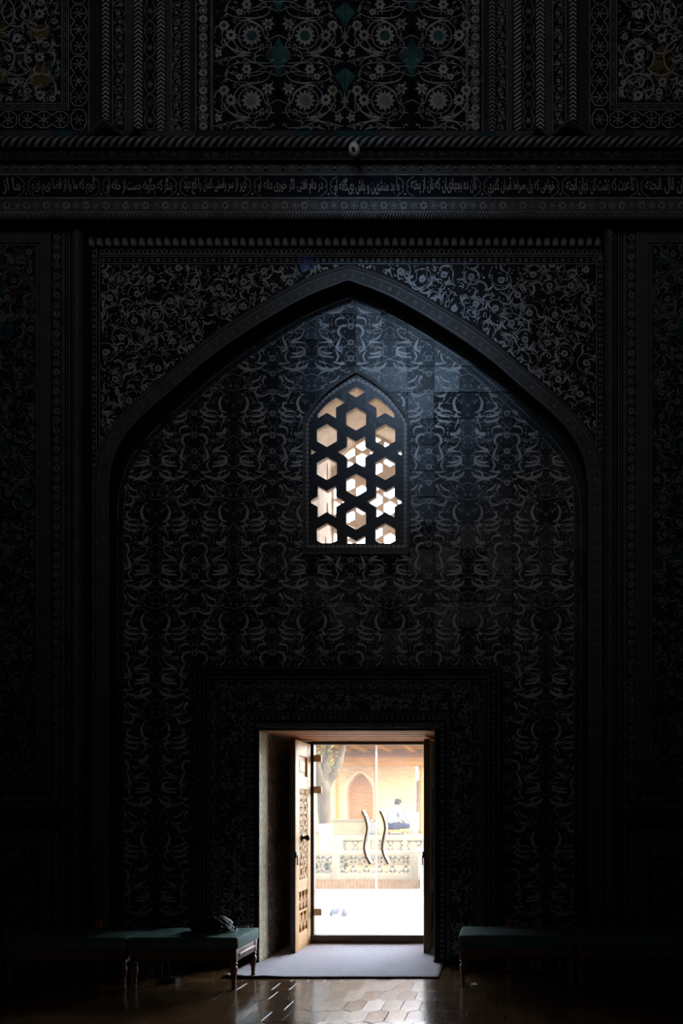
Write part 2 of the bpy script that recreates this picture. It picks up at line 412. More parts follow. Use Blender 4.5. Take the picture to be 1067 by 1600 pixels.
def vine_field(o, x0, y0, x1, y1, seed, sp=33, wm=None, stem=None, extra=None, k=1.0, fill=1.0):
    """free-growing arabesque: ring blossoms, coiling stems, split leaves, curls."""
    R = random.Random(seed); wm = wm or WHITE; stem = stem or GREY; extra = extra or DTEAL
    pts = []
    tries = int((x1 - x0) * (y1 - y0) / (sp * sp) * 22) + 20
    for _ in range(tries):
        p = (R.uniform(x0, x1), R.uniform(y0, y1))
        if (o.inside is None or o.inside(*p)) and all((p[0] - q[0]) ** 2 + (p[1] - q[1]) ** 2 > sp * sp for q in pts): pts.append(p)
    for (x, y) in pts:
        o.ring(x, y, 2.4 * k, 5.2 * k, wm, 1, 12); o.disc(x, y, 1.1 * k, stem, 1, 6)
        a = R.uniform(0, 2 * PI); sg = R.choice((-1, 1))
        r = sp * R.uniform(0.36, 0.52)
        o.arc(x, y, r, a, a + sg * R.uniform(3.6, 5.4), 1.15 * k, stem, 0)
        o.arc(x + sp * 0.3 * math.cos(a), y + sp * 0.3 * math.sin(a), r * 1.25, a + 2, a + 2 + sg * 3.4, 1.0 * k, extra, 0)
        for j in range(3):
            b = a + j * 2.1 + R.uniform(-0.4, 0.4)
            px, py = x + r * math.cos(b), y + r * math.sin(b)
            if R.random() < 0.6:
                o.split_leaf(px, py, b + sg * PI / 2 + R.uniform(-0.5, 0.5), 16 * k * R.uniform(0.8, 1.25), 3.3 * k, wm, 1, R.uniform(0.7, 1.3))
            else:
                rr = R.uniform(6, 11) * k
                o.arc(px + rr * math.cos(b), py + rr * math.sin(b), rr, b + PI, b + PI + sg * R.uniform(1.6, 2.8), taper(3.4 * k), wm, 1)
    for _ in range(int((x1 - x0) * (y1 - y0) / (62 * k * k) * fill)):
        x, y = R.uniform(x0, x1), R.uniform(y0, y1)
        if o.inside is not None and not o.inside(x, y): continue
        a = R.uniform(0, 2 * PI)
        if R.random() < 0.25: o.disc(x, y, R.uniform(0.8, 1.5) * k, stem, 0, 5)
        else: o.arc(x, y, R.uniform(2.2, 5.2) * k, a, a + R.uniform(1.2, 3.0), taper(R.uniform(1.1, 2.0) * k), R.choice((wm, stem, stem)), 0, 5)

class Strip:
    """ornament band along a polyline: loc(s, t) with s along and t across (pixels)."""
    def __init__(s, o, path, half):
        s.o = o; s.half = half; s.path = path; s.cum = [0]
        for a, b in zip(path, path[1:]): s.cum.append(s.cum[-1] + math.hypot(b[0] - a[0], b[1] - a[1]))
        s.L = s.cum[-1]
    def loc(s, q, t):
        q = min(max(q, 0), s.L - 1e-6)
        i = 0
        while s.cum[i + 1] < q: i += 1
        a, b = s.path[i], s.path[i + 1]; d = s.cum[i + 1] - s.cum[i] or 1; k = (q - s.cum[i]) / d
        dx, dy = (b[0] - a[0]) / d, (b[1] - a[1]) / d
        return (a[0] + dx * (q - s.cum[i]) - dy * t, a[1] + dy * (q - s.cum[i]) + dx * t)
    def draw(s, fn):
        s.o.xf = s.loc; fn(s); s.o.xf = None
    def lines(s, ts, w, m):
        def fn(_):
            n = max(2, len(s.path) * 2 if len(s.path) > 2 else 2)
            for t in ts: s.o.ribbon([(s.L * i / n, t) for i in range(n + 1)], w, m, 0)
        s.draw(fn)
    def rosettes(s, pitch, r, m, m2=None, k=8, seed=0):
        R = random.Random(seed); m2 = m2 or GREY
        def fn(_):
            n = max(1, int(s.L / pitch))
            for i in range(n):
                q = (i + 0.5) * s.L / n
                if i % 2 == 0: s.o.flower(q, 0, r, k, m, NAVY, r * 0.26, 0, 0.0, 0.3, R.random())
                else: s.o.ring(q, 0, r * 0.62, r * 0.9, m2, 0, 10); s.o.flower(q, 0, r * 0.5, 5, m, None, None, 0)
                for _ in range(6): s.o.disc(q + pitch * 0.5 + R.uniform(-3, 3), R.uniform(-s.half, s.half), R.uniform(0.6, 1.3), m2, 0, 5)
                for _ in range(4):
                    a = R.uniform(0, 6.28); s.o.arc(q + R.uniform(-pitch / 2, pitch / 2), R.uniform(-s.half + 1.5, s.half - 1.5), R.uniform(1.5, 3), a, a + 2.4, taper(1.1), m2, 0, 4)
        s.draw(fn)
    def circles(s, pitch, r, m):
        def fn(_):
            n = max(1, int(s.L / pitch))
            for i in range(n):
                q = (i + 0.5) * s.L / n
                if i % 3 == 0: s.o.ring(q, 0, r * 0.45, r, m, 0, 8)
                else: s.o.arc(q, 0, r * 0.8, 0.4, 2.7, r * 0.4, m, 0, 4); s.o.arc(q, 0, r * 0.8, 3.6, 5.9, r * 0.4, m, 0, 4)
        s.draw(fn)
    def dots(s, pitch, r, m):
        def fn(_):
            n = max(1, int(s.L / pitch))
            for i in range(n): s.o.disc((i + 0.5) * s.L / n, 0, r, m, 0, 6)
        s.draw(fn)
    def chevron(s, pitch, m, lean=0.9, w=None):
        w = w or pitch * 0.5
        def fn(_):
            n = max(1, int(s.L / pitch)); h = s.half
            for i in range(n):
                q = (i + 0.3) * s.L / n
                for sg in (1, -1):
                    s.o.poly([(q, 0), (q + w, 0), (q + w + h * lean, sg * h), (q + h * lean, sg * h)], [(0, 1, 2, 3)], m, 0)
        s.draw(fn)
    def slants(s, pitch, m, lean=1.0, w=None):
        w = w or pitch * 0.5
        def fn(_):
            n = max(1, int(s.L / pitch)); h = s.half
            for i in range(n):
                q = (i + 0.3) * s.L / n
                s.o.poly([(q - h * lean, -h), (q + w - h * lean, -h), (q + w + h * lean, h), (q + h * lean, h)], [(0, 1, 2, 3)], m, 0)
        s.draw(fn)
    def floral(s, m, m2, seed, pitch=9):
        R = random.Random(seed)
        def fn(_):
            n = max(2, int(s.L / pitch)); h = s.half
            for i in range(n):
                q = (i + 0.5) * s.L / n; sg = 1 if i % 2 else -1
                s.o.arc(q, sg * h * 0.1, h * 0.75, R.uniform(0, 6), R.uniform(7, 9.5), 1.0, m2, 0, 9)
                s.o.flower(q, -sg * h * 0.15, h * 0.36, 6, m, NAVY, h * 0.12)
                for _ in range(5):
                    a = R.uniform(0, 6.28); s.o.arc(q + R.uniform(-pitch / 2, pitch / 2), R.uniform(-h + 1, h - 1), R.uniform(1.4, 2.8), a, a + 2.2, taper(1.2), R.choice((m, m2)), 0, 4)
        s.draw(fn)
    def cartouches(s, m, mf, L=80, gap=5, lobes=3, seed=0, start=0):
        R = random.Random(seed)
        def fn(_):
            h = s.half; q0 = start
            while q0 + L <= s.L + 1:
                P = []
                N = 20 * lobes
                for side in (1, -1):
                    for i in range(N + 1):
                        u = i / N if side > 0 else 1 - i / N
                        x = u * L; rr = L / lobes / 2 * 1.10
                        b = max(math.sqrt(max(0.0, rr * rr - (x - (l + 0.5) * L / lobes) ** 2)) for l in range(lobes)) / rr * h * 0.94
                        b = max(b, h * 0.42 * min(1, min(u, 1 - u) * lobes * 4)); b *= 1 + 0.05 * math.cos(u * lobes * 2 * PI * 3)
                        P.append((q0 + u * L, side * b))
                s.o.ribbon(P + [P[0]], 1.2, m, 0)
                for l in range(lobes):
                    c = q0 + (l + 0.5) * L / lobes
                    s.o.flower(c, 0, h * 0.30, 8, mf[(l) % len(mf)], NAVY, h * 0.1)
                    for j in range(6):
                        a = j * PI / 3 + 0.3
                        s.o.arc(c + h * 0.5 * math.cos(a), h * 0.5 * math.sin(a), h * 0.2, a + R.uniform(0, 1), a + 3, taper(1.3), m, 0, 5)
                q0 += L + gap
        s.draw(fn)

def rope(mb, a, b, r, pitch, m0, m1, out=(0, -1, 0), turn=1.0, seg=6, half=True):
    """twisted rope moulding: half-round body with raised slanting strands."""
    a = Vector(a); b = Vector(b); d = b - a; L = d.length; d.normalize(); out = Vector(out); side = d.cross(out).normalized()
    def P(s, t, rr): return a + d * s + out * (math.cos(t) * rr) + side * (math.sin(t) * rr)
    ts = [-PI / 2 + PI * i / seg for i in range(seg + 1)]
    b0 = len(mb.v)
    for s in (0, L):
        for t in ts: mb.v.append(P(s, t, r))
    for i in range(seg): mb.face((b0 + i, b0 + i + 1, b0 + seg + 2 + i, b0 + seg + 1 + i), m0, True)
    n = max(1, int(L / pitch))
    for k in range(n):
        s0 = (k + 0.5) * L / n
        c0 = len(mb.v); w = pitch * 0.27
        for i, t in enumerate(ts):
            s = s0 + turn * t / PI * pitch * 1.6
            for e, rr in ((-w, r * 0.98), (0, r * 1.16), (w, r * 0.98)):
                q = min(max(s + e, 0), L); mb.v.append(P(q, t, rr))
        for i in range(seg):
            for j in range(2):
                mb.face((c0 + i * 3 + j, c0 + i * 3 + j + 1, c0 + (i + 1) * 3 + j + 1, c0 + (i + 1) * 3 + j), m1, True)

def girih(x0, y0, x1, y1, cell, theta=1.02):
    """star-lattice segments (octagons and squares) clipped to a rectangle."""
    segs = []
    c = cell / (1 + math.sqrt(2)) ; R = c / (2 * math.sin(PI / 8))
    def tile(cx, cy, R, n, rot):
        V = [(cx + R * math.cos(rot + 2 * PI * i / n), cy + R * math.sin(rot + 2 * PI * i / n)) for i in range(n)]
        M = [((V[i][0] + V[(i + 1) % n][0]) / 2, (V[i][1] + V[(i + 1) % n][1]) / 2) for i in range(n)]
        ap = R * math.cos(PI / n); half = PI / n
        # rays leave each edge midpoint at theta from the edge and meet on the bisector
        k = ap * math.sin(half) / math.sin(PI - half - (PI / 2 - theta)) if n > 4 else ap * math.sin(half) / math.sin(PI - half - (PI / 2 - theta))
        rp = ap * math.sin(PI / 2 - theta) / math.sin(PI - half - (PI / 2 - theta))
        for i in range(n):
            a = rot + 2 * PI * (i + 1) / n
            P = (cx + rp * math.cos(a), cy + rp * math.sin(a))
            segs.append((M[i], P)); segs.append((P, M[(i + 1) % n]))
    nx = int((x1 - x0) / cell) + 2; ny = int((y1 - y0) / cell) + 2
    for i in range(-1, nx):
        for j in range(-1, ny):
            cx = x0 + (i + 0.5) * cell; cy = y0 + (j + 0.5) * cell
            tile(cx, cy, R, 8, PI / 8)
            tile(cx + cell / 2, cy + cell / 2, c / math.sqrt(2), 4, 0)
    out = []
    for (a, b) in segs:
        t0, t1 = 0.0, 1.0; dx, dy = b[0] - a[0], b[1] - a[1]; ok = True
        for p, q in ((-dx, a[0] - x0), (dx, x1 - a[0]), (-dy, a[1] - y0), (dy, y1 - a[1])):
            if abs(p) < 1e-9:
                if q < 0: ok = False
            else:
                r = q / p
                if p < 0: t0 = max(t0, r)
                else: t1 = min(t1, r)
        if ok and t1 - t0 > 0.02:
            out.append(((a[0] + dx * t0, a[1] + dy * t0), (a[0] + dx * t1, a[1] + dy * t1)))
    return out

def clip_convex(sub, clip):
    """Sutherland-Hodgman; clip counter-clockwise."""
    out = sub
    for i in range(len(clip)):
        a, b = clip[i], clip[(i + 1) % len(clip)]
        if not out: return []
        inp, out = out, []
        def side(p): return (b[0] - a[0]) * (p[1] - a[1]) - (b[1] - a[1]) * (p[0] - a[0])
        for j in range(len(inp)):
            p, q = inp[j - 1], inp[j]; sp_, sq = side(p), side(q)
            if (sp_ >= 0) != (sq >= 0):
                t = sp_ / (sp_ - sq); out.append((p[0] + (q[0] - p[0]) * t, p[1] + (q[1] - p[1]) * t))
            if sq >= 0: out.append(q)
    return out

# ------------------------------------------------------------------ depths of the wall planes (metres from the camera)
Y_UP, Y_FR, Y_AR, Y_NI, Y_GL, Y_OUT = 7.70, 8.00, 8.16, 8.32, 9.24, 9.55
XL, XR, ZTOP, YB = -6.6, 3.3, 15.0, -2.5
DX0, DX1, DZ = -2.59, -0.736, 2.45                      # door opening

# window outlines in photo pixels (plane of the grille)
def arch_px(cx, half, top, spring, bottom, pts):
    R_ = catmull([(cx + half * a, top + (spring - top) * b) for a, b in pts], 5)
    Lf = [(2 * cx - x, y) for x, y in R_][::-1]
    return Lf[:-1] + R_ + [(cx + half, bottom), (cx - half, bottom)]
AP = [(0, 0), (0.28, 0.16), (0.62, 0.42), (0.86, 0.72), (0.97, 0.90), (1.0, 1.0)]
WIN_FRAME = arch_px(556.5, 83, 577, 662, 866, AP)       # outside of the rope frame
WIN_ROPE_IN = arch_px(556.5, 79.5, 582.5, 663, 862.5, AP)
WIN_BORDER_IN = arch_px(556.5, 70.5, 605, 664, 849, AP)  # inside of the beaded border = clip of the holes

# ================================================================== SETTING: the hall
fl = MB()
fl.box(XL, XR, YB, 9.1, -0.25, -0.012, FLOORJ)
floor = fl.build('floor', None, 'structure')
tag(floor, 'polished brown glazed brick floor of the dark hall reflecting the doorway', 'floor')

def hex_tile(w, L, gap, h, m, bev=0.0014):
    """long hexagon, points along the depth of the hall."""
    b = MB(); a = w / 2 - gap / 2; l = L / 2 - gap / 2; t = w * 0.42; k = 0.975
    top = [(0, -l - t * 0.5), (a, -l + t * 0.5), (a, l - t * 0.5), (0, l + t * 0.5), (-a, l - t * 0.5), (-a, -l + t * 0.5)]
    vs = [Vector((x * k, y * (1 - 0.012), h)) for x, y in top] + [Vector((x, y, h - bev)) for x, y in top] + [Vector((x, y, -0.012)) for x, y in top]
    fs = [tuple(range(6))] + [(i + 6, (i + 1) % 6 + 6, (i + 1) % 6, i) for i in range(6)] + [(i + 12, (i + 1) % 6 + 12, (i + 1) % 6 + 6, i + 6) for i in range(6)]
    b.add(vs, fs, m)
    me = bpy.data.meshes.new('floor_brick'); me.from_pydata([tuple(v) for v in b.v], [], b.f)
    me.materials.append(m); me.update(); return me
HEXES = [hex_tile(0.155, 0.34, 0.003, 0.0, m, bv) for bv in (0.0003, 0.0016) for m in (FLOORM, FLOORM2)]
R = random.Random(5)
cells = []
w_, p_ = 0.155, 0.34
for j in range(-2, 16):
    for i in range(-44, 18):
        x = i * w_ + (w_ / 2 if j % 2 else 0); y = 5.62 + j * p_
        if y > 8.02: continue
        lim_l, lim_r = -790 / FPX * y - 0.1, 277 / FPX * y + 0.1
        if x < lim_l or x > lim_r: continue
        cells.append((x, y))
cells.sort(key=lambda c: c[1] + 0.5 * abs(c[0] + 1.7))
rest = MB()
for n, (x, y) in enumerate(cells):
    me = HEXES[(0 if R.random() < 0.55 else 1) + (2 if R.random() < 0.3 else 0)]
    tx, ty = R.gauss(0, 0.0045), R.gauss(0, 0.004)
    if n < 300:
        o = link('floor_brick', me, floor, loc=(x, y, -0.001 - R.random() * 0.0015)); o.rotation_euler = (tx, ty, R.gauss(0, 0.008))
    else:
        rot = Matrix.Translation((x, y, -0.001)) @ Matrix.Rotation(tx, 4, 'X') @ Matrix.Rotation(ty, 4, 'Y')
        rest.add([rot @ v.co for v in me.vertices], [tuple(f.vertices) for f in me.polygons], me.materials[0])
if rest.v: rest.build('floor_brick_remainder', floor, 'stuff')

for nm, a, lab in (('wall_left', (XL - 0.4, XL, YB, 9.55, 0, ZTOP), 'dark left side wall of the hall'),
                   ('wall_right', (XR, XR + 0.4, YB, 9.55, 0, ZTOP), 'dark right side wall of the hall')):
    b = MB(); b.box(*a, DARKROOM); tag(b.build(nm, None, 'structure'), lab, 'wall')
b = MB()
b.slab([(XL - 0.4, 0), (XR + 0.4, 0), (XR + 0.4, ZTOP), (XL - 0.4, ZTOP)],
       [[(-4.5, 6.4), (1.16, 6.4), (1.16, 10.0), (-4.5, 10.0)], [(-3.6, 11.5), (-1.4, 11.5), (-1.4, 13.5), (-3.6, 13.5)]], YB - 0.4, YB, DARKROOM)
b.box(XL - 0.4, XR + 0.4, YB - 0.6, YB - 0.4, 0, ZTOP, DARKROOM)  # backing closes both recesses; the wider one is added for the fill lamp
tag(b.build('wall_back', None, 'structure'), 'dark rear wall of the hall with a high window recess and an added fill lamp recess, both closed', 'wall')
b = MB(); b.box(XL - 0.4, XR + 0.4, YB - 0.4, Y_OUT, ZTOP, ZTOP + 0.3, DARKROOM)
tag(b.build('ceiling', None, 'structure'), 'dark ceiling high above the hall', 'ceiling')

# ---- the front wall: back mass with door and window openings
win_hole = [U(x, y, Y_NI + 0.05) for x, y in arch_px(556.5, 73, 600, 664, 853, AP)]
b = MB()
b.slab([(XL - 0.4, 0), (DX0, 0), (DX0, DZ), (DX1, DZ), (DX1, 0), (XR + 0.4, 0), (XR + 0.4, ZTOP), (XL - 0.4, ZTOP)],
       [win_hole], Y_NI + 0.012, Y_OUT, JOINT, BEIGE, BEIGE)
wall = b.build('wall_front', None, 'structure')
tag(wall, 'towering tiled wall of dark blue arabesque majolica with a pointed arch niche', 'wall')

# ---- arch profile (photo pixels on the arch plane)
def arch_profile(pts, cx=545):
    R_ = catmull([(cx + a, y) for a, y in pts], 5)
    return [(2 * cx - x, y) for x, y in R_][::-1][:-1] + R_
BO = arch_profile([(0, 417), (14, 420), (72, 441), (143, 481), (212, 525), (272, 577), (321, 617), (360, 656), (386, 696), (396, 740)])
BI = arch_profile([(0, 441), (12, 445), (69, 468), (143, 511), (212, 558), (281, 617), (331, 662), (362, 708), (373, 760)])
FLOOR_PX = lambda Y: VY + EYE * FPX / Y
fy = FLOOR_PX(Y_AR)
b = MB()
outer = [U(130, fy, Y_AR)] + [U(172, fy, Y_AR)] + [U(x, y, Y_AR) for x, y in BI] + [U(918, fy, Y_AR), U(950, fy, Y_AR), U(950, 335, Y_AR), U(130, 335, Y_AR)]
b.slab(outer, [], Y_AR, Y_NI - 0.03, NAVYC, DBROWN)
spandrel = b.build('spandrel', wall, label='flat field of scrolling vines around the pointed arch')

def above(path, x, y):
    """True when (x, y) lies above / outside the arch line."""
    if x <= path[0][0]: return True
    if x >= path[-1][0]: return True
    for a, c in zip(path, path[1:]):
        if a[0] <= x <= c[0]:
            t = (x - a[0]) / ((c[0] - a[0]) or 1); return y < a[1] + (c[1] - a[1]) * t
    return True
# band following the arch, slightly proud
b = MB()
bo = [(147, fy), (147, 742)] + BO[1:-1] + [(942, 742), (942, fy)]
bi = [(172, fy), (172, 762)] + BI[1:-1] + [(918, 762), (918, fy)]
b.slab([U(x, y, Y_AR) for x, y in bo] + [U(x, y, Y_AR) for x, y in bi[::-1]], [], Y_AR - 0.03, Y_AR + 0.002, BROWN, DBROWN)
band = b.build('arch_band', wall, label='brown grey arch band with small roundels')
o = Orn(plane_place(Y_AR - 0.03))
mid = [((a[0] * 0.5 + c[0] * 0.5), a[1] * 0.5 + c[1] * 0.5) for a, c in ((BO[int(i * (len(BO) - 1) / 60)], BI[int(i * (len(BI) - 1) / 60)]) for i in range(61))]
st = Strip(o, [(159.5, fy - 20)] + mid + [(930, fy - 20)], 7); st.circles(15, 3.0, DIM); st.lines((-8, 8), 1.0, DIM); st.lines((-11,), 1.6, DBROWN)
o.build('roundel_inlay', band)

# spandrel ornament
o = Orn(plane_place(Y_AR), lambda x, y: 157 < x < 931 and 413 < y < 800 and above(BO, x, y + 4))
vine_field(o, 157, 413, 931, 800, 11, 31, WHITE, WHITE, GREY)
o.inside = None
for x in (155.5, 932): o.ribbon([(x, 404), (x, fy - 5)], 1.2, GREY)
o.ribbon([(130, 412), (948, 412)], 1.2, GREY)
Strip(o, [(146, fy - 10), (146, 360)], 4).circles(9, 3.2, GREY)
Strip(o, [(136.5, fy - 10), (136.5, 360)], 4).floral(WHITE, GREY, 3, 9)
Strip(o, [(938, fy - 10), (938, 400)], 4).circles(9, 3.2, GREY)
Strip(o, [(945, fy - 10), (945, 400)], 3).floral(GREY, GREY, 4, 9)
for x in (132, 141.5, 151): o.ribbon([(x, 358), (x, fy - 5)], 0.9, GREY)
Strip(o, [(156, 406.5), (932, 406.5)], 4).circles(9.5, 3.0, GREY)
o.ribbon([(130, 400.5), (948, 400.5)], 0.9, GREY)
# bright cobalt repair patch near the apex
R = random.Random(2)
COBALT = mat('glaze_cobalt', (0.05, 0.09, 0.36), 0.3, 0.5, 30)
for _ in range(26):
    o.arc(479 + R.uniform(-9, 9), 411 + R.uniform(-10, 9), R.uniform(2, 4), R.uniform(0, 6), R.uniform(7, 9), 1.6, COBALT, 2, 5)
o.build('vine_inlay', spandrel)

# muqarnas frieze under the cornice
b = MB(); q0 = U(132, 401, Y_AR); q1 = U(946, 358, Y_AR)
b.box(q0[0], q1[0], Y_AR - 0.035, Y_AR + 0.01, U(0, 387, Y_AR)[1], q1[1], NAVYB)
frieze = b.build('muqarnas_frieze', wall, label='row of small bulging muqarnas cells')
b = MB()
prof = [(-0.036, 0.0, 0.0), (-0.030, 0.022, 0.0), (-0.030, 0.022, 0.075), (0, 0, 0)]
cell_v = []; nz_, na_ = 6, 6
for k in range(nz_ + 1):
    t = k / nz_; z = -0.055 + 0.105 * t; rr = 0.034 * math.sin(PI * (0.18 + 0.72 * t)) ** 0.6
    for j in range(na_ + 1):
        a = PI * j / na_; cell_v.append(Vector((-math.cos(a) * rr, -math.sin(a) * rr * 1.15, z)))
fs = [(k * (na_ + 1) + j, k * (na_ + 1) + j + 1, (k + 1) * (na_ + 1) + j + 1, (k + 1) * (na_ + 1) + j) for k in range(nz_) for j in range(na_)]
b.add(cell_v, fs, BULB, True)
# pointed hood over the bulb
hv = [Vector((-0.042, 0, 0.03)), Vector((-0.030, -0.030, 0.056)), Vector((0, -0.050, 0.115)), Vector((0.030, -0.030, 0.056)), Vector((0.042, 0, 0.03)), Vector((0.045, 0, 0.12)), Vector((-0.045, 0, 0.12))]
b.add(hv, [(0, 1, 6), (1, 2, 6), (2, 3, 5), (3, 4, 5), (2, 5, 6)], NAVYB)
cme = bpy.data.meshes.new('muqarnas_cell'); cme.from_pydata([tuple(v) for v in b.v], [], b.f)
for m in b.mats: cme.materials.append(m)
cme.polygons.foreach_set('material_index', b.m); cme.polygons.foreach_set('use_smooth', b.sm)
px = 142
while px < 940:
    x, z = U(px, 376, Y_AR - 0.05); c = link('muqarnas_cell', cme, frieze, loc=(x, Y_AR - 0.035, z)); px += 13.2
o = Orn(plane_place(Y_AR))
def small_arches(st):
    n = int(st.L / 7.4)
    for i in range(n):
        q = (i + 0.5) * st.L / n
        st.o.arc(q, 1.5, 3.0, PI, 2 * PI, 1.0, GREY, 0, 5, 5); st.o.ribbon([(q - 3, 1.5), (q - 3, 6)], 1.0, GREY); st.o.ribbon([(q + 3, 1.5), (q + 3, 6)], 1.0, GREY)
        st.o.rect(q - 3.4, 3.5, q + 3.4, 6.5, DIM)
st = Strip(o, [(156, 392), (940, 392)], 6); st.draw(small_arches)
o.build('small_arch_inlay', frieze)

# ---- niche field: single tiles, vine inlay over them
T_PX = 40.9
TIL = {}
def tile_tilt(i, j):
    if (i, j) not in TIL:
        r = random.Random(i * 131 + j * 977)
        TIL[(i, j)] = (r.gauss(0, 0.020), r.gauss(0, 0.020), r.uniform(-0.0015, 0.0015), r.random())
    return TIL[(i, j)]
GX0, GY0 = 637 - 20 * T_PX, 449.5
def tile_of(px, py): return (int(math.floor((px - GX0) / T_PX)), int(math.floor((py - GY0) / T_PX)))
def tile_dy(px, py):
    i, j = tile_of(px, py); t = tile_tilt(i, j)
    cx, cy = GX0 + (i + 0.5) * T_PX, GY0 + (j + 0.5) * T_PX; k = Y_NI / FPX
    return t[0] * (px - cx) * k - t[1] * (py - cy) * k + t[2]
WF_CEN = (556.5, 740)
def in_poly(poly, x, y):
    c = False
    for (ax, ay), (bx, by) in zip(poly, poly[1:] + poly[:1]):
        if (ay > y) != (by > y) and x < (bx - ax) * (y - ay) / (by - ay) + ax: c = not c
    return c
WIN_CUT = arch_px(556.5, 81, 580, 662, 862, AP)
n_tiles = 0
for j in range(0, 26):
    for i in range(0, 40):
        x0, y0 = GX0 + i * T_PX, GY0 + j * T_PX; x1, y1 = x0 + T_PX, y0 + T_PX
        if x1 < 176 or x0 > 930: continue
        if x0 > 306 and x1 < 788 and y0 > 1046: continue
        if y0 > FLOOR_PX(Y_NI): continue
        cx, cy = (x0 + x1) / 2, (y0 + y1) / 2
        if all(above(BI, xx, yy + 26) and yy < 760 for xx in (x0, x1) for yy in (y0, y1)): continue
        g = 0.45
        rect = [(x0 + g, y0 + g), (x1 - g, y0 + g), (x1 - g, min(y1 - g, FLOOR_PX(Y_NI) - 1)), (x0 + g, min(y1 - g, FLOOR_PX(Y_NI) - 1))]
        ins = [in_poly(WIN_CUT, *p) for p in rect]
        if all(ins): continue
        near = min(WIN_CUT, key=lambda p: (p[0] - cx) ** 2 + (p[1] - cy) ** 2)
        if any(ins) or any(in_poly(rect, *p) for p in WIN_CUT):
            hits_ = [p for p in WIN_CUT if in_poly(rect, *p)] or [near]
            k = WIN_CUT.index(min(hits_, key=lambda p: (p[0] - cx) ** 2 + (p[1] - cy) ** 2))
            a, c = WIN_CUT[k - 1], WIN_CUT[(k + 1) % len(WIN_CUT)]
            if near[1] > 700: # straight sides and sill
                if near[1] > 855 and abs(near[0] - 556.5) < 76: a, c = (640, 862), (470, 862)
                elif near[0] < 556: a, c = (477.5, 870), (477.5, 600)
                else: a, c = (635.5, 600), (635.5, 870)
            sd = (c[0] - a[0]) * (WF_CEN[1] - a[1]) - (c[1] - a[1]) * (WF_CEN[0] - a[0])
            def keep(p): 
                q = (c[0] - a[0]) * (p[1] - a[1]) - (c[1] - a[1]) * (p[0] - a[0]); return q if sd < 0 else -q
            out = []
            for q in range(4):
                p, r = rect[q - 1], rect[q]; kp, kr = keep(p), keep(r)
                if (kp >= 0) != (kr >= 0):
                    t = kp / (kp - kr); out.append((p[0] + (r[0] - p[0]) * t, p[1] + (r[1] - p[1]) * t))
                if kr >= 0: out.append(r)
            rect = out
            if len(rect) < 3: continue
        t = tile_tilt(i, j)
        m = NAVY if t[3] < 0.55 else (NAVYB if t[3] < 0.85 else NAVYC)
        b = MB(); n = len(rect)
        cxm, czm = U(cx, cy, Y_NI)
        fr = []
        for (u, v) in rect:
            x, z = U(u, v, Y_NI); fr.append(Vector((x - cxm, tile_dy(min(max(u, x0 + 0.5), x1 - 0.5), min(max(v, y0 + 0.5), y1 - 0.5)), z - czm)))
        bk = [Vector((p.x, 0.0125, p.z)) for p in fr]
        b.add(fr + bk, [tuple(range(n))[::-1]] + [(q, (q + 1) % n, (q + 1) % n + n, q + n) for q in range(n)], m)
        me = bpy.data.meshes.new('wall_tile'); me.from_pydata([tuple(p) for p in b.v], [], b.f); me.materials.append(m); me.update()
        link('wall_tile', me, wall, loc=(cxm, Y_NI, czm)); n_tiles += 1
print('tiles', n_tiles)

def niche_place(u, v, l):
    x, z = U(u, v, Y_NI); return (x, Y_NI + tile_dy(u, v) - l, z)
def niche_inside(x, y):
    if y > FLOOR_PX(Y_NI) - 3: return False
    if 300 < x < 784 and y > 1042: return False
    if y < 775 and above(pth, x, y - 3): return False
    if x < 193 or x > 897: return False
    return not in_poly(WIN_FRAME, x, y)
o = Orn(niche_place)
pth = [(545.5 + (x - 545) * 0.957, y + 30) for x, y in BI[::2]]
st = Strip(o, [(188, 1470)] + pth + [(902, 1470)], 4); st.circles(8, 3.2, DTEAL); st.lines((-5, 5), 0.9, GREY)
o.build('arch_border_inlay', wall)
o = Orn(niche_place, niche_inside)
HW, PH = 61.0, 170.0
R = random.Random(9)
FILL = [(R.uniform(4, 57), R.uniform(0, PH), R.uniform(1.6, 4.2), R.uniform(0, 6.28), R.uniform(1.3, 3.0), R.uniform(0.9, 1.6), R.random()) for _ in range(230)]
ROS = (0, 25, 49, 78, 111, 145)
def zz(P): return [((x - 125) / 4.1, (y - 103) / 4.1) for x, y in P]
LEAVES = [  # (points read off the photograph, width)
    ([(240, 278), (300, 272), (335, 258), (352, 232)], 4.2), ([(240, 280), (300, 290), (338, 318)], 3.4),
    ([(240, 198), (300, 192), (328, 170), (322, 140), (296, 136)], 4.0), ([(180, 165), (210, 145), (205, 110), (185, 68)], 3.8),
    ([(170, 318), (188, 345), (182, 378)], 3.6), ([(212, 388), (250, 400), (285, 390)], 3.2),
    ([(180, 560), (225, 578), (268, 574)], 4.6), ([(162, 545), (195, 552), (228, 540)], 3.0), ([(296, 560), (315, 600), (292, 640)], 3.6),
    ([(300, 448), (284, 490), (300, 540), (330, 556)], 3.8), ([(262, 690), (310, 686), (338, 664)], 4.2), ([(262, 692), (300, 705), (330, 724)], 3.2),
    ([(168, 640), (215, 652), (222, 690)], 3.6), ([(245, 796), (290, 800), (335, 806)], 4.2), ([(245, 794), (300, 770), (326, 736)], 3.6),
    ([(150, 690), (190, 700), (205, 740), (185, 768)], 3.4), ([(165, 240), (205, 238), (240, 228)], 3.4), ([(150, 430), (200, 450), (235, 430), (225, 400)], 2.6)]
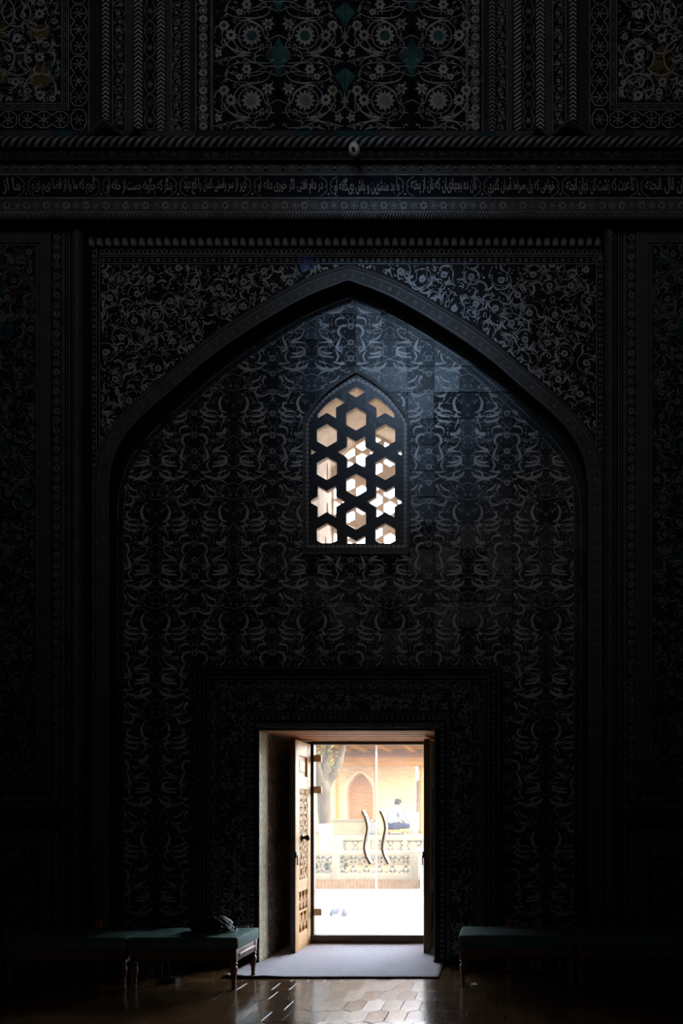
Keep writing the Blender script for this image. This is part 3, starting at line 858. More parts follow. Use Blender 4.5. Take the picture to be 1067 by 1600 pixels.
STEMS = [[(125, 103), (190, 140), (260, 120), (300, 160), (375, 212)], [(375, 212), (300, 230), (200, 270), (125, 303)], [(375, 303), (300, 340), (240, 420), (200, 500), (125, 560)],
         [(125, 428), (200, 440), (290, 400), (375, 415)], [(375, 560), (320, 620), (240, 600), (160, 640), (125, 700)], [(375, 700), (300, 740), (220, 720), (150, 790), (125, 803)]]
TST = [[(125, 150), (165, 190), (150, 260), (125, 330)], [(375, 330), (345, 380), (350, 470), (375, 520)], [(125, 470), (160, 520), (150, 600), (125, 650)], [(375, 610), (340, 660), (350, 720), (375, 780)], [(250, 300), (280, 350), (260, 410), (220, 450)]]
for ci in range(0, 13):
    for cj in range(0, 7):
        ax = 670 - 8 * HW + ci * HW; oy = 705 - 2 * PH + cj * PH
        flip = ci % 2 == 1
        def XF(u, v, ax=ax, oy=oy, flip=flip): return (ax + (HW - u if flip else u), oy + v)
        if oy > 1500: continue
        o.xf = XF
        for k, v in enumerate(ROS):
            o.ring(0, v, 2.5, 5.0, WHITE, 1, 12); o.disc(0, v, 1.2, GREY, 1, 6)
        for P, w in LEAVES: o.ribbon(catmull(zz(P), 4), tip(w * 1.15) if len(P) < 4 else taper(w * 1.15), WHITE, 1)
        for P, w in LEAVES[::2]:
            o.ribbon(catmull([(HW - 2 - a * 0.86, c * 0.86 + 88) for a, c in zz(P)], 4), taper(w * 0.8), WHITE, 1)
        for P in STEMS: o.ribbon(catmull(zz(P), 4), 1.0, GREY, 0)
        for P in TST: o.ribbon(catmull(zz(P), 4), 1.5, DTEAL, 0)
        for (u, v, r, a, e, w, q) in FILL:
            if q < 0.2: o.disc(u, v, w * 0.8, DTEAL, 0, 5)
            else: o.arc(u, v, r, a, a + e, taper(w), GREY if q < 0.8 else WHITE, 0, 4)
        o.xf = None
o.build('vine_inlay', wall)

# ---- side panels and pilasters (front plane)
def side_panel(mirror, name_label):
    X = (lambda p: p) if not mirror else (lambda p: 1075 - p)
    b = MB(); fy0 = FLOOR_PX(Y_FR)
    xa = U(X(130), 0, Y_FR)[0]; xb = XL if not mirror else XR
    zt = U(0, 340, Y_FR)[1]
    b.box(min(xa, xb), max(xa, xb), Y_FR, Y_NI + 0.012, 0, zt, NAVYC)
    sp = b.build('side_panel', wall, label=name_label)
    b = MB()
    x0, x1 = (U(-140, 0, Y_FR)[0], U(112, 0, Y_FR)[0]) if not mirror else (U(X(112), 0, Y_FR)[0], XR)
    # raised plain frames and ledge between the two panels
    for (ya, yb) in ((364, 1238), (1308, fy0)):
        f = 0
        pts = [(-200, ya, 79, ya + 15), (62, ya + 15, 79, yb - 15 if yb < 1400 else yb)] + ([(-200, yb - 15, 79, yb)] if yb < 1400 else [])
        for (a0, b0, a1, b1) in pts:
            p = U(X(a0), b1, Y_FR - 0.02); q = U(X(a1), b0, Y_FR - 0.02)
            b.box(max(min(p[0], q[0]), XL), min(max(p[0], q[0]), XR), Y_FR - 0.02, Y_FR + 0.002, p[1], q[1], BROWN)
    b.build('panel_frame', sp)
    b = MB()
    z0, z1 = U(0, 1282, Y_FR)[1], U(0, 1262, Y_FR)[1]
    b.box(x0 if not mirror else x0, x1, Y_FR - 0.03, Y_FR + 0.002, z0, z1, DBROWN)
    zz1 = U(0, 1262, Y_FR - 0.05)[1]
    rope(b, (max(x0, XL), Y_FR - 0.03, z1), (min(x1, XR), Y_FR - 0.03, z1), 0.022, 0.045, DBROWN, DIM)
    b.build('ledge', sp)
    def ins(x, y): return True
    o = Orn(plane_place(Y_FR), None)  # panel ornament uses darker glaze to paint in dimmer light at the sides
    o.xf = None
    E = -150
    def S(path, h): return Strip(o, [(X(a), c) for a, c in path], h)
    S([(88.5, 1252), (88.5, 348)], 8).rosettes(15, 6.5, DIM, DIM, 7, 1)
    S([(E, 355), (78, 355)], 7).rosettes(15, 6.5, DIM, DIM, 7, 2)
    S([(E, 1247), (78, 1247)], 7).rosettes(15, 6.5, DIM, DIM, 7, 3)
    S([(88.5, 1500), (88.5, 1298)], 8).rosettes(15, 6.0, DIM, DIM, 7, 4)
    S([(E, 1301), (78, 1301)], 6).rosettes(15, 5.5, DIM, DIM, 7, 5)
    S([(104.5, 1500), (104.5, 345)], 3).dots(4.4, 1.3, DIM)
    for x in (80, 97.5, 100, 108.5): o.ribbon([(X(x), 345), (X(x), 1500)], 0.9, GREY)
    for y in (347, 363, 1239, 1256): o.ribbon([(X(E), y), (X(80 if y != 347 else 97), y)], 0.9, GREY)
    for (xx) in (60, 57): o.ribbon([(X(xx), 380), (X(xx), 1222)], 0.9, GREY)
    for y in (382, 492, 496, 1218): o.ribbon([(X(E), y), (X(57), y)], 1.0, GREY)
    # polylobed cartouche head
    P = catmull([(X(-60), 418), (X(-10), 416), (X(18), 420), (X(38), 434), (X(50), 446), (X(53), 462), (X(46), 476), (X(36), 486), (X(30), 491)], 4)
    o.ribbon(P, 6.0, BROWN, 2)
    for (bx, by, r) in ((5, 515, 17), (-2, 640, 17), (50, 600, 10), (0, 700, 14), (8, 870, 16), (4, 1010, 16), (40, 780, 10), (5, 1140, 15), (35, 402, 11), (3, 455, 9)):
        o.disc(X(bx), by, r, DTEAL, 0, 12)
    lo, hi = sorted((X(-120), X(55)))
    o.inside = lambda x, y: lo < x < hi
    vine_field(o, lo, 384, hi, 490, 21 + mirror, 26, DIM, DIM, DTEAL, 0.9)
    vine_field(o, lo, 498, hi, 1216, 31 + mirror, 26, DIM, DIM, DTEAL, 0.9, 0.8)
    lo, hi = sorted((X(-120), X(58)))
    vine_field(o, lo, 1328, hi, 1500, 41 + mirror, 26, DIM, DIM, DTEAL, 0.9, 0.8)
    o.inside = None
    o.build('panel_inlay', sp)
    # pilaster: three-quarter rope shaft between fillets
    b = MB(); zt2 = U(0, 342, Y_FR)[1]
    p0 = U(X(113), 0, Y_FR)[0]; p1 = U(X(131), 0, Y_FR)[0]; pc = (p0 + p1) / 2
    b.box(min(p0, p1), max(p0, p1), Y_FR - 0.015, Y_FR + 0.17, 0, zt2, DBROWN)
    rope(b, (pc, Y_FR - 0.014, 0), (pc, Y_FR - 0.014, zt2), 0.038, 0.034, DBROWN, DIM, turn=-1 if not mirror else 1)
    b.build('pilaster', wall, label='slender dark rope-twist pilaster')
side_panel(False, 'tall framed side panel left of the arch')
side_panel(True, 'tall framed side panel right of the arch')

# ---- door surround
fy0 = FLOOR_PX(Y_FR)
b = MB()
sx0, sz0 = U(302, fy0, Y_FR); sx1, sz1 = U(781, 1040, Y_FR)
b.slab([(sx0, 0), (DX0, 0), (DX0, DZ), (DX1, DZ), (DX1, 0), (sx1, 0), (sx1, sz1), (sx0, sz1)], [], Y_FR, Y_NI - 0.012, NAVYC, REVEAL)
surround = b.build('door_surround', wall, label='projecting tiled frame around the doorway')
o = Orn(plane_place(Y_FR), lambda x, y: not (400 < x < 684 and y > 1128))
for (a, t, c) in ((304, 1043, 779), (319, 1058, 763), (325, 1064, 757), (343, 1081, 741), (386, 1113, 702), (389, 1116, 699)):
    o.ribbon([(a, fy0 - 6), (a, t), (c, t), (c, fy0 - 6)], 0.9, GREY)
for (x, h, sd) in ((334, 7, 1), (749, 7, 2)): Strip(o, [(x, fy0 - 8), (x, 1078)], h).floral(GREY, DIM, sd, 11)
Strip(o, [(334, 1072.5), (749, 1072.5)], 7).floral(GREY, DIM, 3, 11)
for (x, sd) in ((394, 1), (691, 2)): Strip(o, [(x, fy0 - 8), (x, 1128)], 4).circles(8, 2.8, GREY)
Strip(o, [(390, 1122), (698, 1122)], 4).circles(8, 2.8, GREY)
for (a, c) in ((311, 311), (771, 771)): Strip(o, [(a, fy0 - 8), (a, 1050)], 4).circles(9, 2.6, DIM)
old = o.inside
o.inside = lambda x, y: 345 < x < 384 or 704 < x < 739
vine_field(o, 345, 1083, 384, fy0 - 8, 51, 21, GREY, GREY, DTEAL, 0.68)
vine_field(o, 704, 1083, 739, fy0 - 8, 52, 21, GREY, GREY, DTEAL, 0.68)
o.inside = lambda x, y: 1083 < y < 1111 and 386 < x < 702
vine_field(o, 345, 1083, 739, 1111, 53, 19, GREY, GREY, DTEAL, 0.68)
o.inside = None
o.build('vine_inlay', surround)
b = MB()
zr = U(0, 1134, Y_FR)[1]
rope(b, (U(400, 0, Y_FR)[0], Y_FR, zr), (U(688, 0, Y_FR)[0], Y_FR, zr), 0.026, 0.035, NAVY, GREY)
b.build('lintel_rope', surround)
# soffit board and tiled reveals of the doorway
b = MB(); b.box(DX0, DX1, Y_FR + 0.02, 9.2, DZ - 0.012, DZ + 0.004, SOFFIT)
for k in range(5): b.box(DX0, DX1, Y_FR + 0.12 + k * 0.22, Y_FR + 0.13 + k * 0.22, DZ - 0.018, DZ - 0.011, SOFFIT)
b.build('soffit_board', wall, label='reddish wooden board lining the top of the doorway')
for side, xx, sg in (('left', DX0, 1), ('right', DX1, -1)):
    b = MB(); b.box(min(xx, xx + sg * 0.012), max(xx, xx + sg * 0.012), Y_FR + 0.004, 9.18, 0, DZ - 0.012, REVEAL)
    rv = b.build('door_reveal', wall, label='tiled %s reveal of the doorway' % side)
    # u: mm into the wall, v: mm above the floor
    o = Orn(lambda u, v, l, xx=xx, sg=sg: (xx + sg * (0.012 + l), Y_FR + 0.004 + u / 1000, v / 1000))
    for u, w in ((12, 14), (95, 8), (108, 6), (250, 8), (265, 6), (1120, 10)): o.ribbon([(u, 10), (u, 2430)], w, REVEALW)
    o.rect(4, 4, 275, 2434, REVEAL_LIT_BORDER, -1)  # pale border band, brightened to paint in daylight falling near the front edge
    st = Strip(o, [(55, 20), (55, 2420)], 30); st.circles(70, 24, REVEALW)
    st = Strip(o, [(180, 20), (180, 2420)], 55)
    def fnn(s):
        n = 22
        for i in range(n):
            q = (i + 0.5) * s.L / n
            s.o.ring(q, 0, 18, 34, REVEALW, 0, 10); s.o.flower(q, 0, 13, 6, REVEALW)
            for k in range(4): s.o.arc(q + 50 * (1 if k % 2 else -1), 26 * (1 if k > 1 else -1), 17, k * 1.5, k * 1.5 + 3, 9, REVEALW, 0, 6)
    st.draw(fnn)
    RR = random.Random(77)
    for i in range(420):
        u, v, a = RR.uniform(285, 1100), RR.uniform(20, 2420), RR.uniform(0, 6)
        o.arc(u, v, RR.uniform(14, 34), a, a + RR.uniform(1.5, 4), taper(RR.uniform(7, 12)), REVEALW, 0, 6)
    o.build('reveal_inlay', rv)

# ---- cornice with inscription
b = MB()
def zc(py, Y): return U(0, py, Y)[1]
prof = [(Y_UP, zc(207, Y_UP)), (Y_UP - 0.0, zc(215, Y_UP)), (7.66, zc(215, 7.66)), (7.66, zc(230, 7.66)), (7.69, zc(231, 7.69)), (7.75, zc(246, 7.75)), (7.74, zc(247, 7.74)), (7.74, zc(250, 7.74)),
        (7.80, zc(251, 7.80)), (7.80, zc(331, 7.80)), (7.86, zc(343, 7.86)), (8.07, zc(347, 8.07)), (8.07, zc(351, 8.07)), (8.05, zc(352, 8.05)), (8.05, zc(357, 8.05)), (Y_AR, zc(358, Y_AR)), (Y_NI, zc(358, Y_AR)), (Y_NI, zc(207, Y_UP))]
b.add([Vector((x, y, z)) for x in (XL, XR) for y, z in prof], [(i, (i + 1) % len(prof), (i + 1) % len(prof) + len(prof), i + len(prof))[::-1] for i in range(len(prof))], DBROWN)
cornice = b.build('trim_1', None, 'structure'); tag(cornice, 'deep carved cornice crossing the whole wall above the arch', 'cornice')
b = MB(); zr = zc(222, 7.66)
rope(b, (XL, 7.665, zr), (XR, 7.665, zr), 0.043, 0.083, NAVYM, GREY, turn=-1.0)
b.build('rope_moulding', cornice)
b = MB(); zr = zc(337, 7.81)
rope(b, (XL, 7.815, zr), (XR, 7.815, zr), 0.030, 0.030, NAVYM, GREY, turn=-1.0)
b.build('rope_moulding', cornice, label='thin rope moulding below the inscription')
b = MB(); R = random.Random(3)
xs = [XL + i * (XR - XL) / 60 for i in range(61)]
for a, c in zip(xs, xs[1:]):     # uneven pale fillet above the muqarnas
    pass
x0, x1 = U(128, 0, 8.03)[0], U(946, 0, 8.03)[0]
b.tube([(x0 + (x1 - x0) * i / 40, 8.02, zc(355.3, 8.02) + 0.008 * noise.noise((i * 0.31, 0, 0))) for i in range(41)], 0.020, BROWN, 8)
b.build('pale_fillet', cornice)
def cove_place(u, v, l):   # the sloping dark underside of the cornice
    t = (v - 231) / 15; Y = 7.69 + 0.06 * t; x, z = U(u, v, Y); return (x, Y - l, z - l)
o = Orn(cove_place)
Strip(o, [(-90, 239), (1150, 239)], 5).floral(DIM, DIM, 8, 16)
o.build('cove_inlay', cornice)
o = Orn(plane_place(7.80))
o.rect(-90, 251, 1150, 272, BROWN, -1)
o.rect(-90, 311, 1150, 331, BROWN, -1)
for y, w in ((249.5, 2.0), (273, 2.0), (309.5, 2.2), (331, 1.2)): o.rect(-90, y - w / 2, 1150, y + w / 2, GREY if y > 250 else DTEAL, 2)
def pots(s):
    n = int(s.L / 13.4)
    for i in range(n):
        q = (i + 0.5) * s.L / n
        if i % 2: P = [(-2.2, -7), (2.2, -7), (5, -2), (3, 2), (5, 7), (-5, 7), (-3, 2), (-5, -2)]; m = NAVYB
        else: P = [(-3.5, -7), (3.5, -7), (2, -3), (5.5, 1), (2.5, 7), (-2.5, 7), (-5.5, 1), (-2, -3)]; m = DTEAL
        s.o.poly([(q + a, c) for a, c in P], [tuple(range(8))], m, 1)
        s.o.ribbon([(q + a, c) for a, c in P + P[:1]], 0.8, GREY, 2)
        s.o.flower(q, 0, 2.4, 5, GREY, None, None, 2)
Strip(o, [(-90, 261.5), (1150, 261.5)], 9).draw(pots)
Strip(o, [(-90, 321), (1150, 321)], 8).rosettes(15.4, 7.2, GREY, DIM, 6, 9)
# cartouche brackets between the verses
SEP = [-78, 41, 158, 278.5, 394.5, 513.5, 633, 753.5, 875.5, 999, 1118]
for sx in SEP:
    for sg in (-1, 1):
        o.ribbon(catmull([(sx + sg * 14, 276), (sx + sg * 6, 281), (sx + sg * 2.5, 288), (sx + sg * 4.2, 291.5), (sx + sg * 2.5, 295), (sx + sg * 6, 302), (sx + sg * 14, 307)], 4), 1.1, GREY, 2)
        o.disc(sx + sg * 4.6, 291.5, 1.5, GREY, 2, 6)
    o.flower(sx, 303.5, 2.3, 4, GREY, None, None, 2)
o.build('band_inlay', cornice)
b = MB(); z0, z1 = zc(308.5, 7.8), zc(274, 7.8)
b.box(XL, XR, 7.7975, 7.802, z0, z1, NAVYM)
insc = b.build('inscription_band', cornice, label='dark band of white Persian verse in cartouches')
# Arabic shaping with presentation forms
FORM = {}
for cp in list(range(0xFB50, 0xFBFF)) + list(range(0xFE80, 0xFEFD)):
    d = unicodedata.decomposition(chr(cp)).split()
    if len(d) == 2 and d[0] in ('<isolated>', '<final>', '<initial>', '<medial>'): FORM.setdefault(chr(int(d[1], 16)), {})[d[0][1:-1]] = chr(cp)
def shape(s):
    out = []
    for i, ch in enumerate(s):
        f = FORM.get(ch)
        if not f: out.append(ch); continue
        pj = i > 0 and 'initial' in FORM.get(s[i - 1], {})
        nj = i + 1 < len(s) and s[i + 1] in FORM and 'initial' in f and 'final' in FORM[s[i + 1]]
        k = 'medial' if pj and nj else 'final' if pj else 'initial' if nj else 'isolated'
        out.append(f.get(k) or f.get('isolated') or ch)
    return ''.join(out)[::-1]
VERSES = ['ما از صعب', 'گویم که ما را از قضا بیم نیم', 'بنگر که چگونه جست از خانه او', 'تیر از سر راستی کمان را کج دید', 'در دام افتی اگر خوری دانه او',
          'با بد منشین و باش بیگانه او', 'نان ده بجهانیان که نان از پخته', 'خواهی که پل صراط آسان گذری', 'تا عدت که زشت کن نهان انجته', 'عشق زبان لال انجته']
for k, s in enumerate(VERSES):
    cu = bpy.data.curves.new('verse', 'FONT'); cu.body = shape(s); cu.size = 1.0; cu.shear = -0.18; cu.offset = 0.012; cu.resolution_u = 3
    to = bpy.data.objects.new('verse_source', cu); COL.objects.link(to)
    dg = bpy.context.evaluated_depsgraph_get()
    me = bpy.data.meshes.new_from_object(to.evaluated_get(dg)); bpy.data.objects.remove(to)
    if not me.vertices: continue
    xa, xb = min(v.co.x for v in me.vertices), max(v.co.x for v in me.vertices); ya, yb = min(v.co.y for v in me.vertices), max(v.co.y for v in me.vertices)
    p0, p1 = SEP[k] + 9, SEP[k + 1] - 9
    if k == 0: p0 = -40
    vv = []
    for v in me.vertices:
        u = p0 + (v.co.x - xa) / (xb - xa) * (p1 - p0); w = 304.5 - (v.co.y - ya) / (yb - ya) * 27
        x, z = U(u, w, 7.8); vv.append((x, 7.8 - 0.0045, z))
    fs = [tuple(f.vertices) for f in me.polygons]
    m2 = bpy.data.meshes.new('verse_lettering'); m2.from_pydata(vv, [], fs); m2.materials.append(WHITE); m2.update()
    link('verse_lettering', m2, insc, kind='stuff')

# ---- upper wall
b = MB()
b.box(XL, XR, Y_UP, Y_NI + 0.02, zc(207, Y_UP), ZTOP, NAVYM)
upper = b.build('upper_wall', wall, label='upper tier of large arabesque panels above the cornice')
TOPY = -130
o = Orn(plane_place(Y_UP))
def UX(mir, x): return 1060 - x if mir else x
for mir in (0, 1):
    def S(path, h): return Strip(o, [(UX(mir, a), c) for a, c in path], h)
    sgn = -1 if mir else 1
    # plain strips
    for (x0, x1, m) in ((140, 157, DBROWN), (198, 208, BROWN), (260, 267, BROWN), (297, 305, DBROWN)): o.rect(UX(mir, x0), TOPY, UX(mir, x1), 206, m, 0)
    for x, m in ((139, GREY), (172.5, DTEAL), (176, GREY), (196.5, GREY), (224.5, DTEAL), (244.5, DTEAL), (259, DTEAL), (268, GREY), (296.5, DTEAL), (306, GREY), (329.5, GREY), (332, GREY)):
        o.ribbon([(UX(mir, x), TOPY), (UX(mir, x), 205)], 1.3, m, 1)
    S([(165, 188), (165, TOPY)], 5.5).chevron(6.8, WHITE, -0.85)
    S([(216, 202), (216, TOPY)], 6.5).chevron(6.8, WHITE, -0.85)
    S([(251.5, 206), (251.5, TOPY)], 6.0).chevron(6.8, WHITE, -0.85) if not mir else S([(251.5, 206), (251.5, TOPY)], 5.5).slants(7.0, WHITE, 0.7)
    S([(291, 206), (291, TOPY)], 4.8).chevron(6.4, GREY, -0.85)
    S([(186.5, 198), (186.5, TOPY)], 9).floral(WHITE, GREY, 5 + mir, 13)
    S([(277, 206), (277, TOPY)], 8).floral(WHITE, GREY, 7 + mir, 12)
    S([(234.5, 202), (234.5, TOPY)], 8.6).cartouches(GREY, (WHITE, OCHRE), 54, 3, 2, 3)
    S([(317.5, 204), (317.5, TOPY)], 10).rosettes(13.5, 7.5, WHITE, GREY, 8, 13)
    # border of lobed cartouches round the side panel
    S([(123, 170), (123, TOPY)], 13.5).cartouches(WHITE, (GREY, WHITE, GREY), 77, 3, 3, 4, 5)
    S([(123, 203), (123, 168)], 13.0).cartouches(WHITE, (GREY,), 32, 2, 1, 5)
    S([(107, 187), (-120, 187)], 13.5).cartouches(WHITE, (GREY, WHITE, GREY), 77, 4, 3, 6, 0)
    o.ribbon([(UX(mir, -120), 204.5), (UX(mir, 138), 204.5), (UX(mir, 138), TOPY)], 1.2, DTEAL, 1)
    for (a, q) in ((97, 161.5), (107, 171.5)): o.ribbon([(UX(mir, -120), q), (UX(mir, a), q), (UX(mir, a), TOPY)], 1.1, WHITE, 1)
    S([(102, 166.5), (102, TOPY)], 4.5).circles(5.2, 3.2, DIM); S([(102, 166.5), (-120, 166.5)], 4.5).circles(5.2, 3.2, DIM)
    # side panel field
    lo, hi = sorted((UX(mir, -120), UX(mir, 95)))
    o.inside = lambda x, y: lo < x < hi and y < 159.5
    for (x, y) in ((26.7, 60), (25, 128)):
        o.flower(UX(mir, x), y, 8, 8, WHITE, NAVY, 2.4, 2)
    for (x, y) in ((62, 22), (62, 89.5), (63, 149)): o.flower(UX(mir, x), y, 9, 8, WHITE, NAVY, 2.6, 2)
    if not mir:
        for (x, y, rx, ry) in ((63, 120, 18, 19), (60, 50, 18, 12), (0, 118, 14, 13), (-3, 48, 14, 14)): o.disc(UX(mir, x), y, rx, OCHRE, -1, 14, ry)
        o.ribbon([(25, 70), (25, 84), (25, 110)], lambda t: 12 * math.sin(PI * t) + 1, DTEAL, 1); o.disc(82, 104, 8, DTEAL, 1); o.disc(24, 148, 6, DTEAL, 1, 6, 11); o.disc(86, 157, 8, DTEAL, 1)
    else:
        o.ribbon([(1034, 70), (1034, 95), (1034, 112), (1034, 130), (1034, 160)], lambda t: 4 + 34 * max(0, math.sin(PI * min(1, t * 1.25))) , OCHRE, 1)
        o.ribbon([(970, 40), (970, 62), (968, 90)], lambda t: 12 * math.sin(PI * t) + 1, DTEAL, 1)
    for k, (cx, cy, r, a0, a1) in enumerate(((62, 22, 26, 1.2, 5.2), (62, 89, 24, 2.2, 6.9), (63, 140, 25, 3, 7.5), (26, 20, 22, -0.8, 3.9), (27, 92, 26, 0.6, 2.5), (27, 60, 24, 0.3, 2.8), (-5, 90, 28, -1.4, 1.4), (-5, 20, 28, -1.4, 1.4))):
        if mir: a0, a1 = PI - a0, PI - a1
        o.arc(UX(mir, cx), cy, r, a0, a1, 2.0, WHITE, 2, 14)
    vine_field(o, lo, TOPY, hi, 160, 61 + mir, 30, WHITE, GREY, GREY, 0.95, 0.9)
    o.inside = None
# centre panel: mirrored cells read off the photograph
def uu(P): return [((600 - x) / 4.446, (y - 130) / 4.446) for x, y in P]
CW, CH = 104.0, 101.2
R = random.Random(19)
FL = [(R.uniform(8, 98), R.uniform(0, CH), R.uniform(2.4, 6.0), R.uniform(0, 6.28), R.uniform(1.2, 3.0), R.uniform(1.1, 2.3), R.random()) for _ in range(95)]
o.inside = lambda x, y: 333 < x < 745.5 and y < 204
for ci in range(4):
    for cj in range(-2, 3):
        ax = 435 if ci < 2 else 643; sg = -1 if ci % 2 == 0 else 1; oy = 29.2 + (cj - 0) * CH
        def XF(u, v, ax=ax, sg=sg, oy=oy): return (ax + sg * u, oy + v)
        o.xf = XF
        o.poly(uu([(600, 245), (580, 300), (562, 335), (530, 372), (512, 405), (550, 435), (566, 470), (585, 520), (600, 545)]), [tuple(range(9))], TEAL, 1)
        o.poly(uu([(140, 470), (215, 530), (195, 560), (160, 600), (140, 660)]), [tuple(range(5))], TEAL, 1)
        o.ribbon(uu([(600, 545), (600, 580), (600, 695)]), 1.3, GREY, 1)
        for k in range(4): o.disc((600 - 600) / 4.446 + 4.2 * math.cos(k * PI / 2), (205 - 130) / 4.446 + 4.2 * math.sin(k * PI / 2), 2.9, WHITE, 3, 8)
        for P, w in (([(318, 131), (350, 131), (400, 130), (460, 126), (520, 104), (548, 58)], 4.6), ([(322, 133), (380, 140), (440, 162), (488, 208), (506, 268)], 4.4),
                     ([(436, 381), (380, 374), (310, 356), (250, 320), (226, 268)], 4.6), ([(436, 381), (370, 384), (312, 394), (262, 420), (250, 450)], 4.0)):
            o.ribbon(catmull(uu(P), 4), tip(w), WHITE, 3)
        def fl(x, y, r, k, mc, rc, dp=0.3): q = uu([(x, y)])[0]; o.flower(q[0], q[1], r / 4.446, k, WHITE, mc, rc / 4.446, 3, 0.0, dp)
        fl(415, 250, 74, 12, TEAL if cj % 2 == 0 else GREY, 38, 0.36); fl(270, 245, 42, 8, NAVY, 14); fl(222, 178, 38, 8, OCHRE, 17); fl(530, 168, 46, 6, OCHRE if ci % 2 == 0 else DIM, 16, 0.55); fl(380, 483, 38, 6, NAVY, 10)
        fl(330, 85 + 450, 26, 5, NAVY, 7); fl(180, 370, 36, 5, DIM, 9, 0.5)
        for (cx, cy, r, ry, a0, a1, w) in ((415, 250, 92, 92, 0.6, 5.9, 1.3), (380, 483, 135, 48, 0, 6.28, 1.2), (415, 250, 130, 118, 1.8, 4.4, 1.3), (200, 240, 66, 90, -0.3, 3.6, 1.2), (530, 400, 95, 70, 2.0, 5.2, 1.2), (480, 560, 120, 62, 3.2, 5.8, 1.2)):
            q = uu([(cx, cy)])[0]; o.arc(q[0], q[1], r / 4.446, PI - a0, PI - a1, w, WHITE, 2, 18, ry / 4.446)
        for P in ([(140, 300), (160, 215), (186, 180), (222, 178)], [(225, 270), (236, 310), (330, 385), (430, 432), (530, 440)], [(330, 430), (280, 450), (240, 490), (235, 530), (270, 560), (330, 575)], [(506, 265), (545, 270), (575, 255), (600, 245)], [(505, 265), (540, 290), (550, 330), (520, 370)], [(440, 500), (500, 470), (560, 460), (600, 470)], [(150, 430), (190, 420), (240, 405), (300, 395)]):
            o.ribbon(catmull(uu(P), 4), 1.2, WHITE, 2)
        for (u, v, r, a, e, w, q) in FL: o.arc(u, v, r, a, a + e, taper(w), WHITE if q < 0.45 else GREY, 2, 5)
        o.xf = None
o.inside = None
o.build('arabesque_inlay', upper)
# low band of turquoise and brown tiles at the foot of the tier
b = MB(); R = random.Random(8); px = -60; k = 0
while px < 1130:
    w = R.uniform(24, 62); x0, z0 = U(px + 0.5, 214.5, Y_UP); x1, z1 = U(px + w - 0.5, 206, Y_UP)
    c = MB(); c.box(x0, x1, Y_UP - 0.014, Y_UP + 0.002, z0, z1, R.choice((DTEAL, BROWN, BROWN, DBROWN, BROWN)))
    c.build('foot_tile', upper); px += w
# small pyramid corbels standing on the cornice
for (xa, xb, xc, yt, yb) in ((137, 194, 163, 188, 214), (199, 226, 211, 203, 215), (858, 926, 888, 190, 214), (831, 856, 838, 202, 214)):
    c = MB(); Yf = Y_UP - 0.13
    p = [U(xa, yb, Y_UP), U(xb, yb, Y_UP), U(xc, yt, Y_UP)]; f = U(xc, yb, Yf)
    v = [Vector((p[0][0], Y_UP, p[0][1])), Vector((p[1][0], Y_UP, p[1][1])), Vector((p[2][0], Y_UP, p[2][1])), Vector((f[0], Yf, p[0][1] - 0.005))]
    c.add(v, [(0, 3, 2), (3, 1, 2), (0, 1, 3)], DBROWN)
    c.tube([v[0] + Vector((0, -0.01, 0)), v[2] + Vector((0, -0.012, 0)), v[1] + Vector((0, -0.01, 0))], 0.012, BROWN, 6)
    c.build('pyramid_corbel', upper)

# ---- window with pierced grille
def star(cx, cy, r):
    return [(cx + (r if k % 2 == 0 else r * 0.577) * math.cos(PI / 6 * k), cy + (r if k % 2 == 0 else r * 0.577) * math.sin(PI / 6 * k)) for k in range(12)]
def hexa(cx, cy, r): return [(cx + r * math.cos(PI / 6 + PI / 3 * k), cy + r * math.sin(PI / 6 + PI / 3 * k)) for k in range(6)]
def grille(mb, outline, clip, Y0, Y1, mf, ms, dx=0.0, dy=0.0, hexr=18.0, starr=28.5, cellx=45.6, celly=51.7, span=1):
    cl = clip if sum(clip[i][0] * clip[(i + 1) % len(clip)][1] - clip[(i + 1) % len(clip)][0] * clip[i][1] for i in range(len(clip))) > 0 else clip[::-1]
    holes = []
    for i in range(-3 * span, 3 * span + 1):
        for j in range(-9 * span, 9 * span + 1):
            cx = 556.2 + i * cellx + dx; cy = 706.3 + j * celly + (celly / 2 if i % 2 else 0) + dy
            jj = j % 3
            is_star = starr > 0 and (jj == 0) if i % 2 == 0 else (jj == 1)
            p = star(cx, cy, starr) if is_star else hexa(cx, cy, hexr)
            q = clip_convex(p, cl)
            if len(q) < 3: continue
            dd = []
            for a in q:
                if not dd or math.hypot(a[0] - dd[-1][0], a[1] - dd[-1][1]) > 0.25: dd.append(a)
            if math.hypot(dd[0][0] - dd[-1][0], dd[0][1] - dd[-1][1]) < 0.25: dd.pop()
            ar = abs(sum(dd[k][0] * dd[(k + 1) % len(dd)][1] - dd[(k + 1) % len(dd)][0] * dd[k][1] for k in range(len(dd)))) / 2 if len(dd) > 2 else 0
            if ar < 9: continue
            holes.append([U(x, y, YG) for x, y in dd])
    mb.slab([U(x, y, YG) for x, y in outline], holes, Y0, Y1, mf, ms, BEIGE)
YG = Y_NI - 0.004
b = MB()
grille(b, arch_px(556.5, 80.5, 581, 663, 864, AP), WIN_BORDER_IN, YG, YG + 0.055, NAVYB, BEIGE)
win = empty('window_1', (0, 0, 0), 0, 'pointed arch window with pierced hexagon and star grille above the door', 'window', None, 'structure')
for v in b.v: pass
gr = b.build('grille', win, label='dark glazed inner grille of hexagon and star openings')
YO = Y_OUT - 0.10
b = MB(); YG_keep = YG
cl2 = [((x - 556.5) * 1.02 + 556.5, y) for x, y in arch_px(556.5, 74, 598, 664, 852, AP)]
